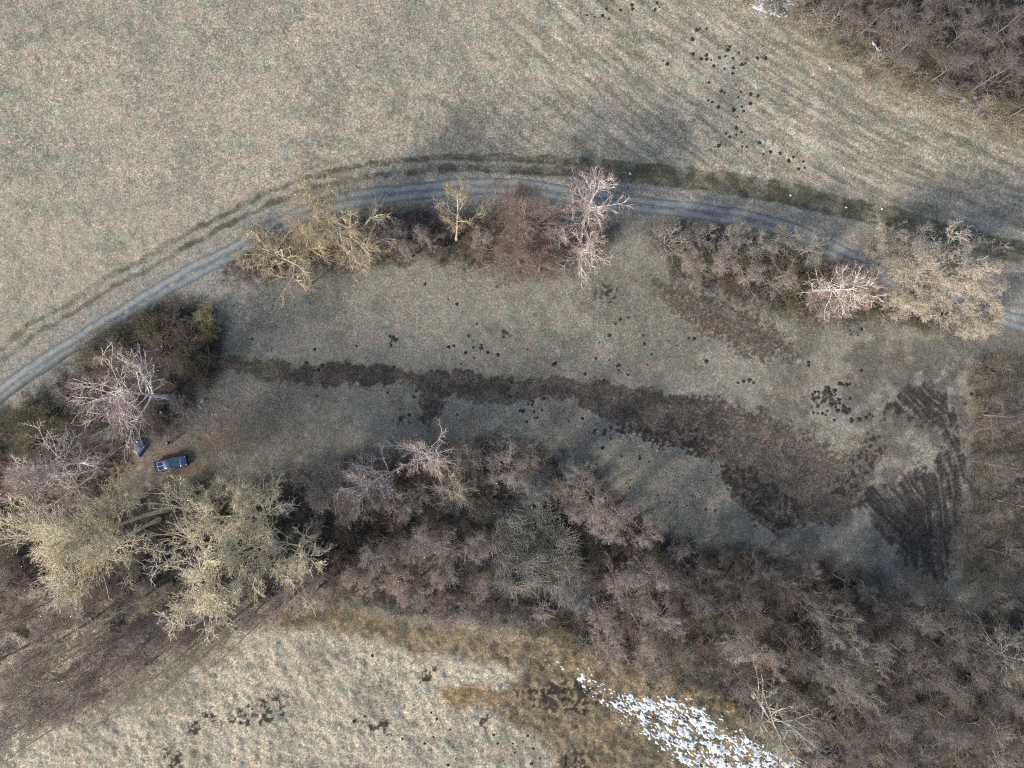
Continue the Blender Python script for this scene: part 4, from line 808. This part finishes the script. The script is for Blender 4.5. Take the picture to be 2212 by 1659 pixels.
def person(px, py, rz, pose, coat, trou, cap, label):
    e = tag(empty('person', at(px, py), rz), label, 'person')
    if pose == 'stand':      # upright, one arm held out forward and to the side
        J = dict(pel=(0, 0, 0.95), sp=(0.02, 0, 1.2), ch=(0.03, 0, 1.38), nk=(0.05, 0, 1.52), hd=(0.09, 0, 1.62), ht=(0.10, 0, 1.70),
                 ls=(0.02, 0.19, 1.42), le=(0.05, 0.27, 1.15), lw=(0.22, 0.24, 1.0), rs=(0.02, -0.19, 1.42), re=(0.28, -0.26, 1.30), rw=(0.52, -0.28, 1.22),
                 lh=(0, 0.09, 0.92), lk=(0.05, 0.11, 0.50), la=(-0.03, 0.12, 0.09), lt=(0.13, 0.13, 0.04), rh=(0, -0.09, 0.92), rk=(0.04, -0.12, 0.50), ra=(0.02, -0.13, 0.09), rt=(0.18, -0.15, 0.04))
    else:                    # crouching, knees bent, hands forward
        J = dict(pel=(0, 0, 0.42), sp=(0.12, 0, 0.62), ch=(0.22, 0, 0.76), nk=(0.31, 0, 0.88), hd=(0.38, 0, 0.96), ht=(0.41, 0, 1.03),
                 ls=(0.20, 0.19, 0.80), le=(0.38, 0.26, 0.62), lw=(0.56, 0.16, 0.50), rs=(0.20, -0.19, 0.80), re=(0.40, -0.25, 0.60), rw=(0.56, -0.14, 0.46),
                 lh=(0.0, 0.10, 0.40), lk=(0.38, 0.17, 0.46), la=(0.10, 0.14, 0.09), lt=(0.27, 0.16, 0.04), rh=(0.0, -0.10, 0.40), rk=(0.36, -0.18, 0.42), ra=(0.06, -0.14, 0.09), rt=(0.23, -0.16, 0.04))
    R = dict(pel=0.14, sp=0.13, ch=0.155, nk=0.06, hd=0.095, ht=0.085, ls=0.075, le=0.05, lw=0.032, rs=0.075, re=0.05, rw=0.032, lh=0.10, lk=0.065, la=0.045, lt=0.04, rh=0.10, rk=0.065, ra=0.045, rt=0.04)
    nm = list(J); ix = {a: i for i, a in enumerate(nm)}
    E = [('pel', 'sp'), ('sp', 'ch'), ('ch', 'nk'), ('nk', 'hd'), ('hd', 'ht'), ('ch', 'ls'), ('ls', 'le'), ('le', 'lw'), ('ch', 'rs'), ('rs', 're'), ('re', 'rw'), ('pel', 'lh'), ('lh', 'lk'), ('lk', 'la'), ('la', 'lt'), ('pel', 'rh'), ('rh', 'rk'), ('rk', 'ra'), ('ra', 'rt')]
    skin_fig('body', [J[a] for a in nm], [(ix[a], ix[b]) for a, b in E], [R[a] * 0.9 for a in nm], M_SKIN, e, 2)
    def part(name, keys, mt, add):
        kk = {a: i for i, a in enumerate(keys)}
        skin_fig(name, [J[a] for a in keys], [(kk[a], kk[b]) for a, b in E if a in kk and b in kk], [R[a] * 0.9 + add for a in keys], mt, e, 2)
    part('jacket', ['ch', 'sp', 'pel', 'ls', 'le', 'lw', 'rs', 're', 'rw'], coat, 0.022)
    part('trousers', ['pel', 'lh', 'lk', 'la', 'rh', 'rk', 'ra'], trou, 0.014)
    for a, b in (('la', 'lt'), ('ra', 'rt')): skin_fig('shoe', [J[a], J[b]], [(0, 1)], [0.055, 0.05], M_BLACK, e, 1)
    for a, b in (('le', 'lw'), ('re', 'rw')): fingers(e, J[b], Vector(J[b]) - Vector(J[a]), M_SKIN)
    hd = Vector(J['hd']) * 0.4 + Vector(J['ht']) * 0.6
    lathe('cap', [(0.0, 0.125), (0.05, 0.118), (0.09, 0.09), (0.108, 0.045), (0.112, 0.0), (0.10, -0.005)], cap, e, 18, 'z', tuple(hd))
    slab('cap_peak', [(hd.x + 0.08, 0.07, hd.z + 0.005), (hd.x + 0.08, -0.07, hd.z + 0.005), (hd.x + 0.17, -0.05, hd.z - 0.01), (hd.x + 0.17, 0.05, hd.z - 0.01)][::-1], 0.008, cap, e)
    loft('nose', [ring(hd.x + 0.085, 0.02, hd.z - 0.08, hd.z - 0.03, 2, 8), ring(hd.x + 0.115, 0.008, hd.z - 0.075, hd.z - 0.055, 2, 8)], M_SKIN, e)
    for s in (-1, 1): lathe('ear', [(0.0, -0.012), (0.025, -0.01), (0.025, 0.01), (0, 0.012)], M_SKIN, e, 8, 'y', (hd.x - 0.005, 0.1 * s, hd.z - 0.05))
    return e
person(370.2, 955.5, math.radians(40), 'stand', M_COAT, M_TROU, M_CAP, 'person in black jacket and pale cap standing above the pickup, one arm held out')
person(299.5, 955.5, math.radians(48), 'crouch', M_WJ, M_TROU, M_COAT, 'person in white jacket and dark trousers crouching at the upper left corner of the tent')

# litter at the camp
M_WOOD = mat('pale_wood', (0.50, 0.39, 0.25), 0.85, scale=3, var=0.35, bump=0.02); M_STONE = mat('pale_stone', (0.34, 0.33, 0.29), 0.9, scale=6, var=0.3, bump=0.03)
M_BLUEP = mat('pale_blue_plastic', (0.42, 0.52, 0.62), 0.45, scale=3, var=0.3); M_GREEN = mat('green_cloth', (0.03, 0.20, 0.13), 0.7, scale=4, var=0.3)
e = tag(empty('plastic_crate', at(273, 1068, 0.0), math.radians(35)), 'white shallow plastic crate with dark contents below the pickup', 'crate')
box('crate_tray', (0, 0, 0.02), (0.60, 0.42, 0.14), M_WHITE, e, 0.02); box('contents', (0.04, 0.03, 0.1625), (0.20, 0.13, 0.03), M_BLACK, e, 0.01); box('contents', (-0.10, 0.0, 0.1625), (0.10, 0.07, 0.03), M_BLACK, e, 0.01)
secs = []
for k in range(10):
    a = math.radians(150 - k * 13); c = (math.cos(a) * 0.62, math.sin(a) * 0.62)
    secs.append([(c[0] * f, c[1] * f, 0.08 + zz + 0.03 * math.sin(k * 1.7)) for f, zz in ((0.82, 0), (1.1, 0), (1.1, 0.015), (0.95, 0.07), (0.82, 0.015))])
e = loft('plastic_sheet', secs, M_BLUEP); e.location = at(282, 1094, 0.02); tag(e, 'crumpled pale blue plastic strip on the leaves below the white crate', 'plastic sheet')
for px, py, a, s, lab in ((283.5, 1098.5, -40, (0.42, 0.20, 0.05), 'short pale board below the blue plastic strip'), (278, 1104, -30, (0.36, 0.12, 0.05), 'narrow pale board beside the black bucket')):
    o = box('board', (0, 0, 0), s, M_WOOD, None, 0.006); o.location = at(px, py, 0.04); o.rotation_euler[2] = math.radians(a); tag(o, lab, 'board')
e = tag(empty('bucket', at(263.5, 1108, 0)), 'black bucket with white lid centre above the long pale poplar trunk', 'bucket')
lathe('pail', [(0.0, 0.0), (0.17, 0.0), (0.22, 0.38), (0.24, 0.40), (0.20, 0.40), (0.0, 0.36)], M_BLACK, e); lathe('lid_disc', [(0.0, 0.405), (0.09, 0.405), (0.09, 0.42), (0.0, 0.425)], M_WHITE, e)
e = tag(empty('bucket', at(440, 865, 0)), 'small pale blue bucket standing among the pale stones of the meadow', 'bucket')
lathe('pail', [(0.0, 0.0), (0.13, 0.0), (0.17, 0.28), (0.19, 0.30), (0.16, 0.30), (0.13, 0.10), (0.0, 0.10)], mat('blue_white_plastic', (0.55, 0.62, 0.80), 0.4, scale=4, var=0.15), e)
P = np.array([[(0.18 * math.cos(a), 0.02, 0.28 + 0.14 * math.sin(a)) for a in np.linspace(0, math.pi, 12)]]); V_, F_ = tubes(P, np.full((1, 12), 0.008), 5); link('handle', mesh_np('handle', V_, F_, M_CHROME), e)
e = tag(empty('bag_bundle', at(347, 890, 0), 0.3), 'white bag with a green cloth lying under the right branches of the big birch', 'bag')
def lump(name, r, sz, matl, parent, c, seed, k=14):
    rg = np.random.default_rng(seed); secs = []
    for i in range(k // 2 + 1):
        ph = math.pi * i / (k // 2) ; rr = math.sin(ph) + 1e-3; z = -math.cos(ph)
        secs.append([(c[0] + r * sz[0] * rr * math.cos(a) * (1 + 0.16 * math.sin(3 * a + seed + i)) , c[1] + r * sz[1] * rr * math.sin(a) * (1 + 0.14 * math.cos(2 * a + seed * 2 + i)), c[2] + r * sz[2] * z) for a in np.linspace(0, 2 * math.pi, k, endpoint=False)])
    return loft(name, secs, matl, parent)
lump('bag', 0.28, (1, 0.75, 0.5), M_WHITE, e, (0.02, -0.12, 0.14), 3); lump('cloth', 0.22, (1, 0.6, 0.4), M_GREEN, e, (-0.02, 0.20, 0.10), 8)
for i, (px, py, lab) in enumerate(((408, 882, 'pale flat stone nearest right of the big birch, upper of a pair'), (403, 892, 'pale flat stone nearest right of the big birch, lower of a pair'), (436, 868, 'pale flat stone touching the small blue bucket'), (431, 877, 'pale flat stone below the small blue bucket, upper of two'), (435, 881.5, 'pale flat stone below the small blue bucket, lower of two'), (459, 894, 'pale flat stone, left of the two lying alone lower right of the bucket'), (468, 894.5, 'pale flat stone, right of the two lying alone lower right of the bucket'), (489, 882, 'pale flat stone farthest right of the small blue bucket'))):
    o = lump('flat_stone', 0.25 - 0.02 * (i % 3), (1, 1, 0.22), M_STONE, None, (0, 0, 0), i + 20); o.location = at(px, py, 0.03); tag(o, lab, 'stone', 'pale flat stones on the meadow')
for i, (px, py, lab) in enumerate(((1361, 375.5, 'white stone in the ruts right of the tall forked birch'), (1708, 422, 'white stone in the rutted track, leftmost of three at right'), (1828, 448, 'white stone in the rutted track, middle of three at right'), (1905, 451, 'white stone in the rutted track, rightmost of three at right'), (1793, 148, 'white stone alone in the mown field near the upper right thicket'))):
    o = lump('white_stone', 0.17, (1.2, 0.9, 0.5), M_WHITE, None, (0, 0, 0), i + 40); o.location = at(px, py, 0.04); tag(o, lab, 'stone', 'white stones of the upper field')
def log(name, p0, p1, r, label, matl=M_WOOD, z=0.08, cat='log', bend=0.06, seed=0):
    a, b = at(*p0, z), at(*p1, z); k = 9; ts = np.linspace(0, 1, k)[:, None]
    rg = np.random.default_rng(seed); P = a * (1 - ts) + b * ts + rg.normal(size=(k, 3)) * np.array([bend, bend, 0.02]); R = np.full((1, k), r) * (1 - 0.35 * ts.T)
    V_, F_ = tubes(P[None], R, 8); me_ = mesh_np(name, V_, F_, matl, smooth=True)
    return tag(link(name, me_), label, cat)
log('fallen_log', (368, 1066.5), (312, 1065), 0.12, 'straight pale log lying on the leaves below the pickup', seed=1)
log('fallen_branch', (284, 1166), (262, 1186), 0.06, 'orange-brown fallen branch under the short yellowish poplar', mat('orange_wood', (0.42, 0.28, 0.12), 0.85, scale=3, var=0.3), seed=2)
log('fallen_log', (682, 1153), (668, 1170), 0.22, 'thick pale broken log at the top of the round cream poplar', seed=3)
log('fallen_log', (745, 1185), (715, 1215), 0.13, 'pale fallen log below the dark hollow right of the cream poplars', seed=4)
log('fallen_log', (1010, 1180), (1004, 1212), 0.12, 'short upright-looking pale log left of the reed bed', BARK['grey'], seed=5)
log('fallen_log', (530, 1268), (640, 1270), 0.09, 'long dark thin log at the meadow edge of the lower wood', BARK['alder'], seed=6)
e = tag(empty('tree_stump', at(361, 857, 0)), 'pale square-looking stump at the foot of the big birch', 'stump')
lathe('stump_wood', [(0.0, 0.0), (0.42, 0.0), (0.33, 0.15), (0.30, 0.45), (0.0, 0.46)], BARK['grey'], e, 10); lathe('cut_face', [(0, 0.462), (0.27, 0.462), (0.27, 0.475), (0, 0.475)], M_WOOD, e, 10)
rg = np.random.default_rng(12); n = 170; c0 = at(252, 982); a0 = rg.random((n, 2)) - 0.5
st = np.stack([c0[0] + a0[:, 0] * 3.6 - a0[:, 1] * 1.0, c0[1] + a0[:, 1] * 3.6, c0[2] + 0.05 + 0.30 * rg.random(n)], 1); dr_ = unit(np.stack([0.75 + 0.5 * rg.normal(size=n), 0.5 + 0.5 * rg.normal(size=n), 0.12 * rg.normal(size=n)], 1))
P = np.stack([st - dr_ * 0.6, st + rg.normal(size=(n, 3)) * 0.04, st + dr_ * 0.6], 1); V_, F_ = tubes(P, np.tile([0.035, 0.03, 0.02], (n, 1)), 4)
tag(link('brush_pile', mesh_np('brush_pile', V_, F_, mat('cut_sticks', (0.36, 0.29, 0.19), 0.9, scale=1.5, var=0.55))), 'heap of cut sticks left of the blue tent', 'brush pile')

# molehills
MOLE = {
 'ur': ('dark molehill in the mown upper right field', 'molehills in the mown upper right field', [(1475 + a / 3, b / 3) for a, b in ((153,357),(237,372),(275,363),(325,377),(363,343),(290,325),(303,302),(280,300),(118,380),(155,383),(185,390),(200,427),(270,445),(328,440),(323,475),(382,418),(405,410),(415,380),(62,255),(65,350),(345,550),(168,535),(440,612),(488,622),(358,630),(377,592),(330,712),(395,718),(383,690),(437,670),(230,693),(190,660),(165,650),(355,755),(347,828),(380,855),(345,873),(303,887),(280,865),(232,945),(415,950),(385,950),(497,925),(525,997),(570,983),(632,993),(718,1018),(687,1043),(783,1047),(752,1093),(790,1087),(535,377),(483,377),(90,195),(110,185),(155,185),(250,590),(270,600),(210,950),(245,935))] + [(738 + a / 3, b / 3) for a, b in ((1807,67),(1713,60),(1885,60),(1640,113),(1690,103),(1730,125),(1587,100),(1548,85),(2030,65),(2060,50),(1880,35),(2040,20),(2085,395),(2110,415))]),
 'c': ('dark round molehill on the grey meadow around the brown litter band', 'molehills on the central meadow', [(738 + a / 3, 553 + b / 3) for a, b in ((540,182),(1005,200),(690,282),(747,312),(875,440),(97,585),(852,550),(905,577),(903,598),(728,583),(692,590),(853,592),(822,520),(803,628),(1013,640),(945,625),(857,660),(1203,605),(1647,665),(1670,560),(1953,515),(1962,570),(2120,555),(2168,580),(2010,637),(1982,706),(1797,708),(1797,740),(1785,715),(1577,765),(1640,787),(1855,770),(1805,410),(1856,402),(1775,440),(1735,515),(1733,675),(1373,703),(1382,697),(773,700),(483,877),(470,915),(437,1030),(750,1028),(1310,923),(1240,948),(1210,960),(1235,965),(1155,1003),(1175,1005),(1298,1000),(1247,1010),(1250,1048),(1268,1048),(1200,1075),(1560,1053),(1470,1070),(298,885),(1100,820),(1075,862),(1090,912),(1700,805),(1690,1245),(335,525),(350,545),(320,580))] + [(a / 3, 553 + b / 3) for a, b in ((2040,605),(1983,690),(2088,712),(2063,740),(2035,743),(1760,605),(1632,538),(2055,908))]),
 'r': ('blackish molehill in the dense cluster left of the dark mud wedge', 'molehills in the dense right-hand cluster', [((2700 + a * .2364) / 1.543, (1250 + b * .2364) / 1.543) for a, b in ((412,122),(448,132),(510,138),(560,130),(250,192),(342,222),(253,243),(288,280),(65,243),(112,237),(30,278),(400,352),(350,398),(408,400),(293,422),(355,450),(103,438),(383,505),(240,503),(42,533),(103,543),(172,543),(213,568),(498,475),(463,507),(500,530),(540,497),(470,450),(578,645),(688,628),(780,603),(835,555),(880,582),(338,637),(558,335))]),
 's': ('scattered dark molehill between the brown litter and the birch that leans right', 'molehills scattered on the right meadow', [(1475 + a / 3, 553 + b / 3) for a, b in ((40,532),(73,537),(150,683),(355,822),(392,812),(457,822),(430,805),(812,690),(812,708),(1157,742),(1085,480),(1135,515),(1090,510),(1160,475),(1870,895),(2000,742),(2095,917),(1833,958))]),
 'l': ('dark molehill on the pale lower meadow', 'molehills on the lower meadow', [(738 + a / 3, 1106 + b / 3) for a, b in ((655,1380),(700,1412),(580,1300),(617,1345),(575,1375),(250,1130),(290,1185),(150,1325),(293,1520),(395,1465),(500,1465),(595,1460),(540,1500),(1047,1615),(1120,1560),(1285,1600),(1010,1500),(1110,1500),(1140,1515),(985,1445),(1205,1450),(1240,1535),(1310,1500),(1290,1420),(200,930),(690,1640),(740,1600),(710,1530),(80,1355),(140,1365),(1230,1630),(930,1410))]),
 'd': ('small dark molehill on the grey meadow strip above the lower right wood', 'molehills above the lower right wood', [(rnd.uniform(1330, 1560), rnd.uniform(985, 1110)) for _ in range(34)]),
}
M_SOIL = mat('dark_soil', (0.060, 0.051, 0.047), 0.95, scale=9, var=0.5, bump=0.05)
def molehill_mesh(seed):
    rg = np.random.default_rng(seed); secs = []; ph = rg.random(3) * 6
    for r, z in ((1.0, -0.12), (0.86, 0.12), (0.62, 0.30), (0.34, 0.42), (0.06, 0.46)):
        secs.append([(r * math.cos(a) * (1 + 0.13 * math.sin(3 * a + ph[0]) + 0.1 * math.sin(7 * a + ph[1])), r * math.sin(a) * (1 + 0.13 * math.sin(3 * a + ph[0]) + 0.1 * math.sin(7 * a + ph[1])), z + 0.05 * rg.normal()) for a in np.linspace(0, 2 * math.pi, 16, endpoint=False)])
    o = loft('molehill', secs, M_SOIL); me_ = o.data; bpy.data.objects.remove(o); return me_
MM = [molehill_mesh(s) for s in range(5)]
for kx, (lab, grp, pts) in MOLE.items():
    for i, (px, py) in enumerate(pts):
        o = link('molehill', MM[i % 5]); s = {'r': 0.32, 'ur': 0.25, 'l': 0.19, 'd': 0.15}.get(kx, 0.25) * rnd.uniform(0.55, 1.35)
        o.location = at(px, py, 0.0); o.rotation_euler[2] = rnd.random() * 6.28; o.scale = (s * rnd.uniform(0.9, 1.3), s, s * 0.75)
        tag(o, lab, 'molehill', grp)
